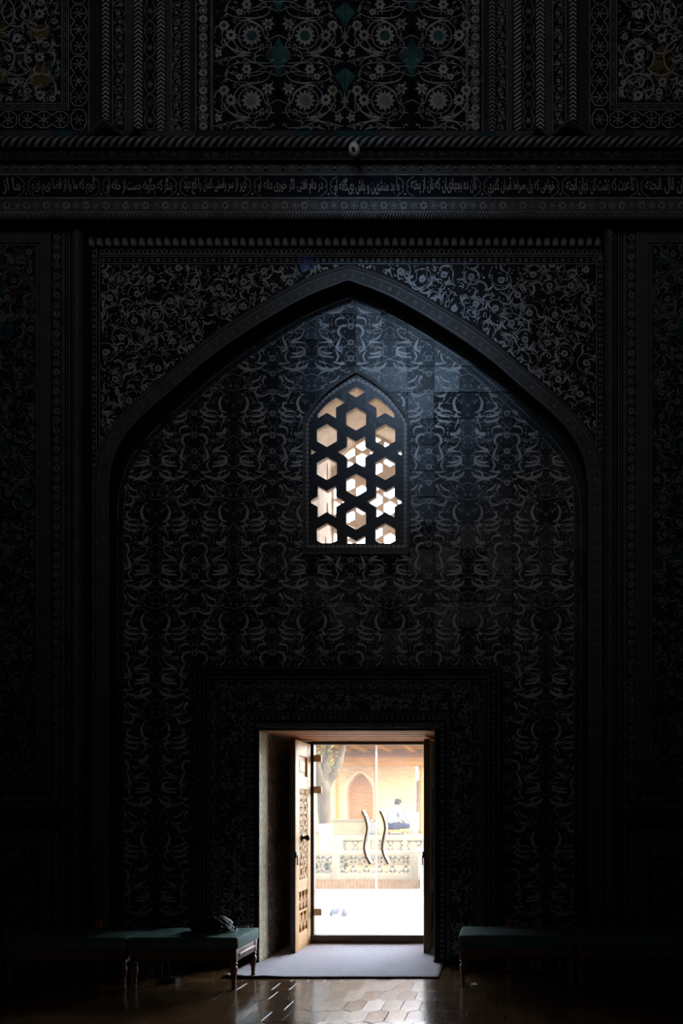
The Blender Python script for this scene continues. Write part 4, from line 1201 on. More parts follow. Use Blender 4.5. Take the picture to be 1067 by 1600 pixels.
def outer_grille(mb):
    global YG
    # same real size as the inner grille, standing at the outer face of the wall
    cl = cl2
    holes_mb = MB(); YG = YG_keep
    grille(mb, arch_px(556.5, 75, 597, 664, 855, AP), arch_px(556.5, 72, 601, 664, 851, AP), YO, YO + 0.05, BEIGE, BEIGE, dx=4, dy=8, hexr=12.7, starr=0, cellx=24.6, celly=28.4, span=2)
outer_grille(b)
b.build('outer_grille', win, label='beige plaster outer grille')
# frame: rope moulding following the arch, then a beaded border
b = MB()
def ring_slab(mb, A, B, Ypx, y0, y1, m):
    mb.slab([U(x, y, Ypx) for x, y in A], [[U(x, y, Ypx) for x, y in B]], y0, y1, m)
ring_slab(b, WIN_FRAME, WIN_ROPE_IN, Y_NI - 0.02, Y_NI - 0.024, YG, DBROWN)
b.build('window_frame', win)
o = Orn(plane_place(Y_NI - 0.024)); 
mid = [((a[0] + c[0]) / 2, (a[1] + c[1]) / 2) for a, c in zip(WIN_FRAME, WIN_ROPE_IN)]
st = Strip(o, [mid[-1]] + mid[:-2] + [mid[-2]], 2.6); st.slants(3.6, DIM, 0.8, 1.3)
st = Strip(o, [mid[-1], mid[-2]], 2.2); st.slants(3.6, DIM, 0.8, 1.3)
o.build('frame_strands', win)
o = Orn(plane_place(YG))
mid = [((a[0] + c[0]) / 2, (a[1] + c[1]) / 2) for a, c in zip(WIN_ROPE_IN, WIN_BORDER_IN)]
st = Strip(o, [mid[-1]] + mid[:-2] + [mid[-2]], 4)
def beads(s):
    n = int(s.L / 7.2)
    for i in range(n):
        q = (i + 0.5) * s.L / n; s.o.arc(q, 0.4, 2.7, PI + 0.2, 2 * PI - 0.2, 1.7, WHITE, 0, 5, 3.4); s.o.disc(q, 0.4, 1.2, WHITE, 0, 5)
st.draw(beads)
st = Strip(o, [(480, 855), (633, 855)], 4); st.draw(beads)
o.build('beaded_border', win)
b = MB(); xr = win_hole[0][0]
xr = min(p[0] for p in win_hole) + 0.002
for P in ([(9.20, 5.78), (9.19, 5.66), (9.205, 5.55), (9.195, 5.46)], [(9.20, 5.30), (9.19, 5.22), (9.21, 5.16), (9.20, 5.08)], [(9.20, 5.21), (9.26, 5.19), (9.33, 5.18)], [(9.10, 4.86), (9.12, 4.78)]):
    b.tube([(xr, y, z) for y, z in P], 0.006, CRACK, 5)
b.build('plaster_crack', win, 'stuff')
# cracks in the window reveal are part of the plaster

# ---- doorway: wooden frame, carved leaves, glass leaves
fr = empty('trim_2', (0, 0, 0), 0, 'dark wooden door frame with raised sill holding the glass doors', 'door frame', None, 'structure')
b = MB(); b.box(DX0 + 0.013, -2.312, 9.21, 9.32, 0, DZ - 0.013, WOODD, bev=0.006); b.build('frame_post', fr)
b = MB(); b.box(-0.835, DX1 - 0.013, 9.19, 9.32, 0, DZ - 0.013, WOODD, bev=0.006); b.build('frame_post', fr)
b = MB(); b.box(-2.344, -0.836, 9.19, 9.32, DZ - 0.052, DZ - 0.013, WOODD, bev=0.006); b.build('frame_head', fr)
b = MB(); b.box(-2.344, -0.836, 9.18, 9.34, 0, 0.105, WOODD, bev=0.008); b.build('sill', fr)

def carved_leaf(name, label, x_in, thick, near, far, side):
    """leaf standing open at right angles to the wall; its show face looks towards the doorway. side: +1 if the show face looks to +x."""
    t = empty(name, (x_in, far, 0.015), 0, label, 'door', None, 'structure')
    L = far - near; H = 2.385; sw = 0.15
    def BX(mb, u0, u1, z0, z1, d0, d1, m, bev=0.0):   # u: distance from the free edge; d: depth below the show face
        xs = sorted((-side * d0, -side * d1)); ys = sorted((u0 - L, u1 - L))
        mb.box(xs[0], xs[1], ys[0], ys[1], z0, z1, m, None, bev)
    for (u0, u1) in ((0, sw), (L - sw, L)):
        b = MB(); BX(b, u0, u1, 0, H, 0, thick, WOOD, 0.006); b.build('stile', t)
    b = MB(); BX(b, -0.006, 0.0005, 0, H, 0.004, thick - 0.002, WOODD); b.build('edge_strip', t, label='dark free edge of the leaf')
    for (z0, z1) in ((0, 0.20), (0.665, 0.80), (1.84, 1.985), (2.215, H)):
        b = MB(); BX(b, sw, L - sw, z0, z1, 0.002, thick - 0.002, WOOD); b.build('rail', t)
    b = MB(); BX(b, sw, L - sw, 1.985, 2.215, 0.025, thick - 0.01, WOOD); BX(b, sw + 0.06, L - sw - 0.06, 2.03, 2.17, 0.014, 0.03, WOOD, 0.004); b.build('raised_panel', t)
    b = MB(); BX(b, sw, L - sw, 0.20, 0.665, thick - 0.016, thick - 0.006, WOODD); BX(b, sw, L - sw, 0.80, 1.84, thick - 0.016, thick - 0.006, WOODD); b.build('backing_board', t)
    b = MB()
    up = (1, 0, 0); xm = -side * 0.018
    for (a, c) in girih(sw, 0.80, L - sw, 1.84, (L - 2 * sw) / 2.0, 1.2):
        b.bar((xm, a[0] - L, a[1]), (xm, c[0] - L, c[1]), 0.017, 0.03, up, WOOD)
    W3 = (L - 2 * sw) / 2
    for k in range(-4, 14):
        for sg in (1, -1):
            pa, pb = (sw, 0.80 + k * W3 * 0.9), (L - sw, 0.80 + k * W3 * 0.9 + sg * W3 * 3.2)
            t0, t1 = sorted(((0.80 - pa[1]) / (pb[1] - pa[1]), (1.84 - pa[1]) / (pb[1] - pa[1])))
            t0, t1 = max(0, t0), min(1, t1)
            if t1 > t0: b.bar((xm, pa[0] + (pb[0] - pa[0]) * t0 - L, pa[1] + (pb[1] - pa[1]) * t0), (xm, pa[0] + (pb[0] - pa[0]) * t1 - L, pa[1] + (pb[1] - pa[1]) * t1), 0.016, 0.028, up, WOOD)
    b.build('star_lattice', t)
    b = MB(); w = (L - 2 * sw)
    for k in range(5):
        u = sw + w * (k + 0.5) / 5
        for (z0, z1) in ((0.20, 0.30), (0.33, 0.42), (0.45, 0.54), (0.56, 0.665)):
            if (k + int(z0 * 40)) % 2: b.bar((xm, u - L, z0), (xm, u - L, z1), 0.024, 0.03, up, WOOD)
    for z in (0.31, 0.435, 0.55): b.bar((xm, sw - L, z), (xm, L - sw - L, z), 0.026, 0.03, up, WOOD)
    for k in range(6):
        u = sw + w * k / 5
        for (z0, z1) in ((0.25, 0.38), (0.48, 0.60)): b.bar((xm, u - L, z0), (xm, u - L, z1), 0.022, 0.03, up, WOOD)
    b.build('fret_lattice', t)
    b = MB()
    kz, ku = 1.275, L * 0.42
    pr = [(0.045, 0.0), (0.045, 0.006), (0.018, 0.010), (0.016, 0.04), (0.032, 0.05), (0.036, 0.065), (0.026, 0.082), (0.006, 0.088)]
    c = MB(); c.lathe(pr, (0, 0, 0), IRON, 14)
    rot = Matrix.Rotation(side * PI / 2, 4, 'Y')
    if side > 0: b.add([rot @ v + Vector((0, ku - L, kz)) for v in c.v], c.f, IRON, True)
    if b.v: b.build('knob', t, label='round black iron knob')
    b = MB(); BX(b, -0.012, 0.06, 1.06, 1.13, -0.012, 0.012, IRON, 0.003); BX(b, 0.02, 0.04, 0.98, 1.09, -0.02, -0.008, IRON, 0.003)
    b.build('hasp', t, label='black iron hasp at the free edge')
    return t
carved_leaf('door_1', 'carved pale wooden door leaf standing open on the left, lit by daylight', -2.34, 0.06, 8.52, 9.185, 1)
carved_leaf('door_2', 'carved wooden door leaf standing open on the right, seen edge on in shadow', -0.915, 0.07, 8.52, 9.185, -1)
bpy.context.view_layer.update()

def glass_leaf(name, label, x0, x1, hinge_left, handle_px):
    t = empty(name, ((x0 + x1) / 2, Y_GL, 0.11), 0, label, 'door', None, 'structure')
    w = (x1 - x0) / 2; H = DZ - 0.055 - 0.11
    b = MB(); b.box(-w, w, -0.005, 0.005, 0.004, H, GLASS); b.build('pane', t, label='clear slightly dusty glass pane')
    b = MB(); sx = w if hinge_left else -w
    b.box(min(sx, sx - (0.007 if hinge_left else -0.007)), max(sx, sx - (0.007 if hinge_left else -0.007)), -0.008, 0.008, 0.004, H, GLINT); b.build('edge_glint', t)  # pale translucent strip painting in the glint along the glass edge
    hx = -w if hinge_left else w
    for zpx in (1185, 1234, 1425):
        z = U(0, zpx, Y_GL)[1] - 0.11
        b = MB(); a0, a1 = (hx, hx + 0.085) if hinge_left else (hx - 0.085, hx)
        b.box(a0, a1, -0.018, 0.018, z - 0.042, z + 0.042, BRONZE, None, 0.004); b.tube([(hx, -0.012, z - 0.04), (hx, -0.012, z + 0.04)], 0.010, BRONZE, 8); b.build('hinge', t)
    for face in (-1, 1):
        b = MB(); P = []
        for (px, py) in handle_px:
            x, z = U(px, py, Y_GL); P.append((x - (x0 + x1) / 2, face * 0.055, z - 0.11))
        P = catmull(P, 5); b.tube(P, 0.023, STEEL, 10, True, (1.0, 0.75))
        for k in (6, len(P) - 7): b.tube([(P[k][0], face * 0.005, P[k][2]), (P[k][0], face * 0.055, P[k][2])], 0.009, STEEL, 8)
        b.build('handle', t, label='S-curved steel pull handle')
    return t
HND = [(564.5, 1267), (570, 1279), (572.5, 1293), (570, 1308), (568, 1323), (571, 1337), (577.5, 1350)]
glass_leaf('door_3', 'left frameless glass door with S-shaped steel pull handle', -2.308, -1.565, True, [(x + 2, y) for x, y in HND])
glass_leaf('door_4', 'right frameless glass door with S-shaped steel pull handle', -1.559, -0.840, False, [(x + 30, y) for x, y in HND])

# ---- exterior step
b = MB(); b.box(-3.2, -0.2, Y_OUT, 10.25, -0.2, 0.03, STEP, None, 0.008)
b.box(DX0, DX1, 9.05, Y_OUT + 0.002, -0.25, 0.0, STEP)
tag(b.build('floor_outer_step', None, 'structure'), 'low pinkish stone step outside the glass doors', 'step')

# ================================================================== THINGS IN THE HALL
# grey mat: wide strip in front of the wall and a tongue reaching into the doorway
def mat_mesh():
    b = MB(); nx, ny = 48, 40
    X0, X1, Yf, Yw, Yk = -2.70, -0.645, 7.31, 7.985, 9.165
    TX0, TX1 = -2.565, -0.76
    xs = [X0 + (X1 - X0) * i / nx for i in range(nx + 1)]; ys = [Yf + (Yk - Yf) * j / ny for j in range(ny + 1)]
    def inside(x, y): return y < Yw + 0.03 or (TX0 - 0.03 < x < TX1 + 0.03)
    def hz(x, y):
        z = 0.012 + 0.002 * noise.noise((x * 2.2, y * 2.2, 0))
        d = math.hypot((x + 2.62) / 0.16, (y - 7.36) / 0.11); z += 0.020 * math.exp(-d * d)
        d = math.hypot((x + 2.33) / 0.16, (y - 7.33) / 0.06); z += 0.012 * math.exp(-d * d)
        d = math.hypot((x + 2.44) / 0.07, (y - 7.385) / 0.07); z = z + (0.0125 - z) * math.exp(-d * d)
        return z
    idx = {}
    def vert(i, j):
        if (i, j) not in idx:
            x, y = xs[i], ys[j]
            if y > Yw + 0.03: x = min(max(x, TX0), TX1)
            idx[(i, j)] = len(b.v); b.v.append(Vector((x, y, hz(x, y))))
        return idx[(i, j)]
    used = {}
    for i in range(nx):
        for j in range(ny):
            cx, cy = (xs[i] + xs[i + 1]) / 2, (ys[j] + ys[j + 1]) / 2
            if inside(cx, cy):
                q = [vert(i, j), vert(i + 1, j), vert(i + 1, j + 1), vert(i, j + 1)]
                b.face(q, MATM, True)
                for k in range(4):
                    e = (q[k], q[(k + 1) % 4])
                    if (e[1], e[0]) in used: del used[(e[1], e[0])]
                    else: used[e] = 1
    low = {}
    for (p, q) in used:
        for k in (p, q):
            if k not in low: low[k] = len(b.v); b.v.append(Vector((b.v[k].x, b.v[k].y, max(0.001, b.v[k].z - 0.011))))
        b.face((p, low[p], low[q], q), MATE)
    return b
mt = mat_mesh().build('door_mat')
tag(mt, 'large grey fabric mat spread across the doorway threshold', 'mat')

def bench(x0, x1, yf, yb, label, group='green benches along the wall'):
    t = empty('bench', ((x0 + x1) / 2, (yf + yb) / 2, 0), 0, label, 'bench', group)
    w, d = (x1 - x0) / 2, (yb - yf) / 2
    b = MB()
    nx, ny = 16, 10
    # upholstered cushion: rounded box with a soft crown
    def crown(x, y): return 0.468 + 0.014 * (1 - (x / w) ** 4) * (1 - (y / d) ** 4)
    bb = bmesh.new(); bmesh.ops.create_cube(bb, size=1)
    for v in bb.verts: v.co = Vector((v.co.x * 2 * (w + 0.012), v.co.y * 2 * (d + 0.012), 0.412 + v.co.z * 0.112))
    bmesh.ops.bevel(bb, geom=[e for e in bb.edges], offset=0.026, segments=4, affect='EDGES', profile=0.6)
    bmesh.ops.subdivide_edges(bb, edges=[e for e in bb.edges if e.calc_length() > 0.3], cuts=9, use_grid_fill=True)
    bb.verts.index_update()
    for v in bb.verts:
        if v.co.z > 0.45: v.co.z += 0.012 * max(0, 1 - (v.co.x / w) ** 4) * max(0, 1 - (v.co.y / d) ** 4)
    b.add([v.co.copy() for v in bb.verts], [[v.index for v in f.verts] for f in bb.faces], CUSH, True); bb.free()
    b.build('cushion', t)
    b = MB()
    zz0, zz1 = 0.250, 0.358
    for (a0, a1, c0, c1) in ((-w + 0.05, w - 0.05, -d + 0.008, -d + 0.034), (-w + 0.05, w - 0.05, d - 0.034, d - 0.008), (w - 0.034, w - 0.008, -d + 0.05, d - 0.05), (-w + 0.008, -w + 0.034, -d + 0.05, d - 0.05)):
        b.box(a0, a1, c0, c1, zz0, zz1, BENCHW, None, 0.005)
    # bead moulding on the aprons
    b.box(-w + 0.06, w - 0.06, -d - 0.002, -d + 0.012, 0.262, 0.276, BENCHW, None, 0.004)
    b.box(w - 0.012, w + 0.004, -d + 0.07, d - 0.07, 0.285, 0.312, BENCHW, None, 0.005); b.box(-w - 0.004, -w + 0.012, -d + 0.07, d - 0.07, 0.285, 0.312, BENCHW, None, 0.005)
    b.build('apron', t)
    PR = [(0.017, 0.0), (0.022, 0.012), (0.020, 0.03), (0.015, 0.045), (0.019, 0.060), (0.025, 0.068), (0.019, 0.076), (0.021, 0.10), (0.031, 0.16), (0.034, 0.185), (0.026, 0.205), (0.020, 0.212), (0.031, 0.222), (0.031, 0.232), (0.022, 0.24), (0.026, 0.252)]
    for sx in (-1, 1):
        for sy in (-1, 1):
            b = MB(); c = (sx * (w - 0.034), sy * (d - 0.034), 0)
            b.lathe(PR, c, BENCHW, 14)
            b.box(c[0] - 0.031, c[0] + 0.031, c[1] - 0.031, c[1] + 0.031, 0.245, 0.358, BENCHW, None, 0.004)
            b.build('leg', t)
    return t
B1 = bench(-3.365, -2.405, 6.83, 7.42, 'green cushioned bench at left beside the doorway, holding the black bag')
B2 = bench(-4.47, -3.395, 6.83, 7.42, 'green cushioned bench at far left, in deep shadow, without a bag')
B3 = bench(-0.420, 0.625, 6.95, 7.50, 'green cushioned bench just right of the doorway in shadow')
B4 = bench(0.655, 1.72, 6.95, 7.50, 'green cushioned bench at the far right edge, lost in darkness')

# crumpled black bag on the left bench
t = empty('bag', (-2.735, 7.13, 0.483), math.radians(-8), 'crumpled black bag with loose thin straps lying on the left bench', 'bag')
bb = bmesh.new(); bmesh.ops.create_icosphere(bb, subdivisions=4, radius=1)
for v in bb.verts:
    p = v.co.copy(); n = noise.noise(p * 1.6) * 0.20 + noise.noise(p * 4.3) * 0.09
    s = 1 + n
    x, y, z = p.x * 0.205 * s, p.y * 0.15 * s, p.z * 0.085 * s
    if p.x > 0.1: z *= 1 + 0.35 * p.x
    z = max(z, -0.045)
    if p.x < -0.5: z *= 0.9
    v.co = Vector((x, y, z + 0.045 - 0.001))
bb.verts.index_update(); b = MB(); b.add([v.co.copy() for v in bb.verts], [[v.index for v in f.verts] for f in bb.faces], BLACK, True); bb.free()
b.build('bag_body', t)
for k, P in enumerate(([(-0.02, -0.05, 0.125), (0.06, -0.07, 0.128), (0.13, -0.09, 0.10), (0.185, -0.07, 0.05), (0.20, -0.03, 0.012)],
                       [(0.00, 0.02, 0.135), (0.08, -0.02, 0.138), (0.16, -0.05, 0.10), (0.215, -0.02, 0.045), (0.21, 0.03, 0.010)],
                       [(0.10, -0.12, 0.055), (0.17, -0.13, 0.012), (0.235, -0.10, 0.008), (0.25, -0.03, 0.010), (0.22, 0.02, 0.03)])):
    b = MB(); b.tube(catmull(P, 5), 0.010, STRAP, 8, True, (1.0, 0.45)); b.build('strap', t)
b = MB(); b.tube([(0.03 + 0.03 * math.cos(a), -0.05 + 0.02 * math.sin(a), 0.132) for a in [2 * PI * i / 10 for i in range(11)]], 0.005, STRAP, 6); b.build('buckle', t)

t = empty('phone', (-2.545, 7.36, 0.4805), math.radians(12), 'small black phone lying near the right end of the left bench', 'phone')
b = MB(); b.box(-0.068, 0.068, -0.034, 0.034, 0.0, 0.010, BLACK, None, 0.004); b.build('phone_body', t)
b = MB(); b.box(-0.062, 0.062, -0.030, 0.030, 0.0098, 0.0112, IRON); b.build('screen', t)

# dark slipper on the floor and a paper scrap
def shoe_mesh(length, width, height, upper, sole, inner, open_=0.45):
    up, so, inn = MB(), MB(), MB(); n, na = 14, 10
    def half_w(t): return width / 2 * (0.62 + 0.38 * math.sin(PI * min(1, 0.15 + t * 0.8))) * (1 - 0.45 * max(0, t - 0.82) / 0.18)
    rows = []
    for i in range(n + 1):
        t = i / n; y = (t - 0.5) * length; w = half_w(t)
        h = height * (0.95 if t < 0.25 else 0.95 - 0.55 * min(1, (t - 0.25) / 0.65)) * (1.0 if t < 0.94 else 0.6)
        row = []
        for k in range(na + 1):
            a = PI * k / na; row.append(Vector((math.cos(a) * w, y, 0.022 + max(0, math.sin(a)) ** 0.6 * h * (0.75 if (t < open_ and 0.25 < k / na < 0.75) else 1.0))))
        rows.append(row)
    b0 = 0
    for r in rows: up.v.extend(r)
    for i in range(n):
        for k in range(na):
            op = (i / n < open_ and i > 0 and 3 <= k < na - 3)
            (up).face((i * (na + 1) + k, i * (na + 1) + k + 1, (i + 1) * (na + 1) + k + 1, (i + 1) * (na + 1) + k), inner if op else upper, True)
    up.face([k for k in range(na + 1)], upper); up.face([n * (na + 1) + k for k in range(na + 1)][::-1], upper)
    m = 18; lo = []
    for i in range(n + 1):
        t = i / n; w = half_w(t) * 1.08; y = (t - 0.5) * length * 1.04; lo.append((w, y))
    ring = [Vector((w, y, 0)) for w, y in lo] + [Vector((-w, y, 0)) for w, y in lo[::-1]]
    c = len(ring); so.v.extend(ring); so.v.extend(Vector((p.x, p.y, 0.028)) for p in ring)
    so.face(list(range(c))[::-1], sole); so.face([c + i for i in range(c)], sole)
    for i in range(c): so.face((i, (i + 1) % c, c + (i + 1) % c, c + i), sole)
    la = MB()
    for k in range(4):
        t = 0.50 + k * 0.08; y = (t - 0.5) * length; w = half_w(t) * 0.55; h = 0.022 + height * (0.95 - 0.55 * min(1, (t - 0.25) / 0.65)) * 1.0
        la.tube([(-w, y, h * 0.93), (0, y + 0.006, h + 0.003), (w, y, h * 0.93)], 0.005, sole, 6)
    return up, so, la
def shoe(name, loc, rz, label, cat, group, cols, size=(0.27, 0.105, 0.085), laces=True, open_=0.45):
    t = empty(name, loc, rz, label, cat, group)
    up, so, la = shoe_mesh(*size, *cols, open_)
    up.build('upper', t); so.build('sole', t)
    if laces: la.build('laces', t)
    return t
shoe('slipper', (-3.15, 7.16, 0.001), math.radians(70), 'small dark slipper lying on the floor in the shadow under the left bench', 'slipper', None, (BLACK, STRAP, BLACK), (0.2, 0.08, 0.035), False, 0.5)
t = MB(); bb = bmesh.new(); bmesh.ops.create_grid(bb, x_segments=6, y_segments=5, size=0.5)
for v in bb.verts: v.co = Vector((v.co.x * 0.06, v.co.y * 0.08, 0.008 + 0.010 * noise.noise(v.co * 3.1)))
bb.verts.index_update(); t.add([v.co.copy() for v in bb.verts], [[v.index for v in f.verts] for f in bb.faces], PAPER)
bb.free(); o = t.build('paper_scrap'); o.location = (-0.29, 7.02, 0.0); md = o.modifiers.new('thick', 'SOLIDIFY'); md.thickness = 0.004; md.offset = 1
tag(o, 'tiny crumpled paper scrap on the floor beside the right bench leg', 'scrap')

# short varnished posts behind the benches
for (px, lab) in ((157, 'short amber varnished wooden post behind the far left bench'), (795, 'short amber varnished wooden post behind the right bench, nearer the door'), (840, 'short amber varnished wooden post behind the right bench, farther from the door')):
    x = (px - VX) * 7.72 / FPX
    t = empty('wooden_post', (x, 7.72, 0), 0, lab, 'post', 'low wooden posts behind the benches')
    b = MB(); b.lathe([(0.05, 0), (0.05, 0.02), (0.026, 0.04), (0.022, 0.2), (0.028, 0.36), (0.030, 0.40)], (0, 0, 0), AMBER, 14); b.build('shaft', t)
    b = MB(); b.box(-0.036, 0.036, -0.036, 0.036, 0.40, 0.50, AMBER, None, 0.008); b.build('cap', t)

# little white ball camera on the cornice
x, z = U(553.5, 234, 7.60)
t = empty('ball_camera', (x, 7.60, z), 0, 'small white ball-shaped camera fixed to the middle of the cornice', 'camera')
b = MB(); b.lathe([(0.002, -0.058), (0.030, -0.050), (0.050, -0.030), (0.058, 0.0), (0.050, 0.030), (0.034, 0.046), (0.034, 0.056)], (0, 0, 0), PVCW, 18); b.build('housing', t)
b = MB(); b.box(-0.018, 0.018, 0.0, 0.075, 0.045, 0.062, PVCW, None, 0.004); b.build('bracket', t)
b = MB(); b.lathe([(0.018, 0), (0.018, 0.006), (0.012, 0.008), (0.002, 0.009)], (0, 0, 0), IRON, 12); rot = Matrix.Rotation(PI / 2 + 0.6, 4, 'X')
for i, v in enumerate(b.v): b.v[i] = rot @ v + Vector((0, -0.047, -0.032))
b.build('lens', t)

# ================================================================== COURTYARD
b = MB(); b.box(-40, 40, 9.56, 70, -0.4, -0.03, PAVEJ)
ground = b.build('floor_courtyard', None, 'structure'); tag(ground, 'sunlit pale paved courtyard outside the door', 'courtyard')
R = random.Random(14)
pm = []
for k in range(2):
    c = MB(); c.box(-0.294, 0.294, -0.194, 0.194, -0.03, 0.0, PAVE, None, 0.006)
    me = bpy.data.meshes.new('paving_slab'); me.from_pydata([tuple(v) for v in c.v], [], c.f); me.materials.append(PAVE); pm.append(me)
for j in range(15):
    for i in range(-12, 2):
        x = i * 0.6 + (0.3 if j % 2 else 0); y = 10.46 + j * 0.4
        if x + 0.3 < -310 / FPX * y - 0.6 or x - 0.3 > -120 / FPX * y + 0.6 or y > 15.75: continue
        link('paving_slab', pm[0], ground, loc=(x, y, R.uniform(-0.003, 0.0)))
bpy.context.view_layer.update()

# balustrade 1
def P3(px, py, Y): x, z = U(px, py, Y); return Vector((x, Y, z))
def balustrade(name, label, Y, segs, z_top, z_rail, z_low, z_base, lat_cell, posts, brick, left, right, latw=0.034):
    t = empty(name, (0, Y, 0), 0, label, 'balustrade')
    b = MB(); b.box(left, right, -0.09, 0.09, z_rail, z_top, MARBLE, None, 0.012); b.build('top_rail', t)
    b = MB(); b.box(left, right, -0.08, 0.08, z_base, z_low, MARBLE, None, 0.008); b.build('bottom_rail', t)
    for (a, c) in posts:
        b = MB(); b.box(a, c, -0.095, 0.095, z_base, z_top + 0.003, MARBLE, None, 0.012); b.build('post', t)
    for (a, c) in segs:
        b = MB()
        for (p, q) in girih(a, z_low, c, z_rail, lat_cell, 1.0): b.bar((p[0], 0, p[1]), (q[0], 0, q[1]), latw, 0.06, (0, 1, 0), MARBLE)
        b.build('lattice_panel', t)
    if brick:
        b = MB(); x = left; R = random.Random(4)
        while x < right:
            b.box(x + 0.004, min(x + 0.068, right), -0.10 + R.uniform(-0.004, 0.004), 0.1, -0.03, z_base, BRICKP); x += 0.072
        b.build('brick_plinth', t, 'stuff')
        b = MB(); b.box(left, right, -0.092, 0.09, -0.03, z_base, BRICKP); b.build('plinth_core', t)
    return t
Y1 = 15.8
X1 = lambda p: (p - VX) * Y1 / FPX
Z1 = lambda p: EYE - (p - VY) * Y1 / FPX
balustrade('balustrade', 'nearer cream marble balustrade with star lattice on brick plinth behind the shoes', Y1, [(X1(440), X1(519.5)), (X1(532), X1(641))], Z1(1328.5), Z1(1337), Z1(1364), Z1(1374.5), 0.27,
           [(X1(428), X1(440)), (X1(519.5), X1(532)), (X1(641), X1(655))], True, X1(428), X1(655))
Y2 = 19.6
X2 = lambda p: (p - VX) * Y2 / FPX
Z2 = lambda p: EYE - (p - VY) * Y2 / FPX
balustrade('balustrade', 'farther cream marble balustrade with white lattice below the seated man', Y2, [(X2(537), X2(574)), (X2(592), X2(630)), (X2(636), X2(660))], Z2(1307), Z2(1313.5), Z2(1330), Z2(1342), 0.30,
           [(X2(518), X2(537)), (X2(574), X2(580)), (X2(586), X2(592)), (X2(630), X2(636)), (X2(660), X2(668))], True, X2(500), X2(675), 0.035)
b = MB(); b.box(X1(420), X1(655), Y1 + 0.13, Y2 - 0.13, -0.03, 0.22, SOIL); tag(b.build('planter_bed'), 'tan earth bed between the two marble balustrades', 'bed', None, 'structure')
# white ramp cheek at the right end of the nearer balustrade
b = MB()
y0 = Y1 - 0.5
c = [U(656.5, 1386, y0), U(700, 1386, y0), U(700, 1300, y0), U(664, 1318, y0), U(645, 1329, y0), U(656.5, 1331, y0)]
b.slab(c, [], y0, y0 + 0.25, WHITEP)
o = b.build('ramp_wall'); tag(o, 'white sloping ramp wall at the right end of the nearer balustrade', 'ramp wall'); 

# tree with whitewashed trunk
Yt = 17.2
def T(px, py, dy=0.0): x, z = U(px, py, Yt + dy); return Vector((x, Yt + dy, z))
bx, bz = U(509, 1345, Yt)
t = empty('tree', (bx, Yt, 0.219), 0, 'grey-barked tree with whitewashed lower trunk behind the balustrade', 'tree')
inv = Vector((bx, Yt, 0.219))
def rough_tube(b, pts, rad, m, seg=14):
    k0 = len(b.v); b.tube(catmull([(*p, r) for p, r in zip(pts, rad)], 5) and [Vector(q[:3]) for q in catmull([(*p, r) for p, r in zip(pts, rad)], 5)], [q[3] for q in catmull([(*p, r) for p, r in zip(pts, rad)], 5)], m, seg)
    for i in range(k0, len(b.v)):
        v = b.v[i]; b.v[i] = v + Vector((noise.noise(v * 3.3), noise.noise(v * 3.3 + Vector((9, 0, 0))), 0)) * 0.025
k = Yt / FPX
b = MB()
rough_tube(b, [Vector((0, 0, 0.001)), T(508, 1290) - inv, T(506, 1262) - inv, T(505.5, 1238) - inv, T(503, 1222) - inv], [11.0 * k, 10.0 * k, 10.3 * k, 11.2 * k, 11 * k], BARK)
rough_tube(b, [T(503, 1230) - inv, T(499, 1210) - inv, T(493, 1190) - inv, T(486, 1168) - inv, T(478, 1130) - inv], [9 * k, 6.5 * k, 5.5 * k, 5 * k, 4 * k], BARK)
rough_tube(b, [T(507, 1236) - inv, T(514, 1222, 0.1) - inv, T(523, 1208, 0.15) - inv, T(528, 1196, 0.2) - inv, T(533, 1178, 0.3) - inv, T(538, 1150, 0.3) - inv, T(540, 1110, 0.3) - inv], [8 * k, 6.5 * k, 6 * k, 6.4 * k, 5.2 * k, 4.6 * k, 4 * k], BARK)
rough_tube(b, [T(504, 1228) - inv, T(508, 1205, 0.1) - inv, T(508, 1186, 0.1) - inv, T(514, 1166, 0) - inv, T(520, 1130, 0) - inv], [8 * k, 7 * k, 6 * k, 5 * k, 4 * k], BARK)
b.build('trunk', t)
b = MB(); rough_tube(b, [Vector((0, 0, 0.0)), T(508.8, 1340) - inv, T(508.5, 1287) - inv], [11.8 * k, 11.2 * k, 10.6 * k], WHITEP); b.build('whitewash', t, label='white lime paint on the lower trunk')
b = MB(); R = random.Random(6)
def leaves(b, n, fn, size, m):
    for _ in range(n):
        c = fn(); a = Vector((R.gauss(0, 1), R.gauss(0, 1), R.gauss(0, 0.7))).normalized(); u = a.orthogonal().normalized(); w = a.cross(u); s = size * R.uniform(0.6, 1.3)
        b.add([c - u * s, c + w * s * 0.45 + a * s * 0.1, c + u * s, c - w * s * 0.45 + a * s * 0.1], [(0, 1, 2, 3)], m)
leaves(b, 120, lambda: T(R.gauss(506, 11), R.gauss(1176, 9), R.uniform(-0.5, 0.5)) - inv, 0.055, LEAF)
leaves(b, 50, lambda: T(R.gauss(516, 5), R.gauss(1193, 8), R.uniform(-0.3, 0.4)) - inv, 0.05, LEAF)
leaves(b, 700, lambda: T(R.gauss(490, 50), R.gauss(1085, 28), R.uniform(-1.6, 1.6)) - inv, 0.10, LEAF)
b.build('foliage', t, 'stuff')
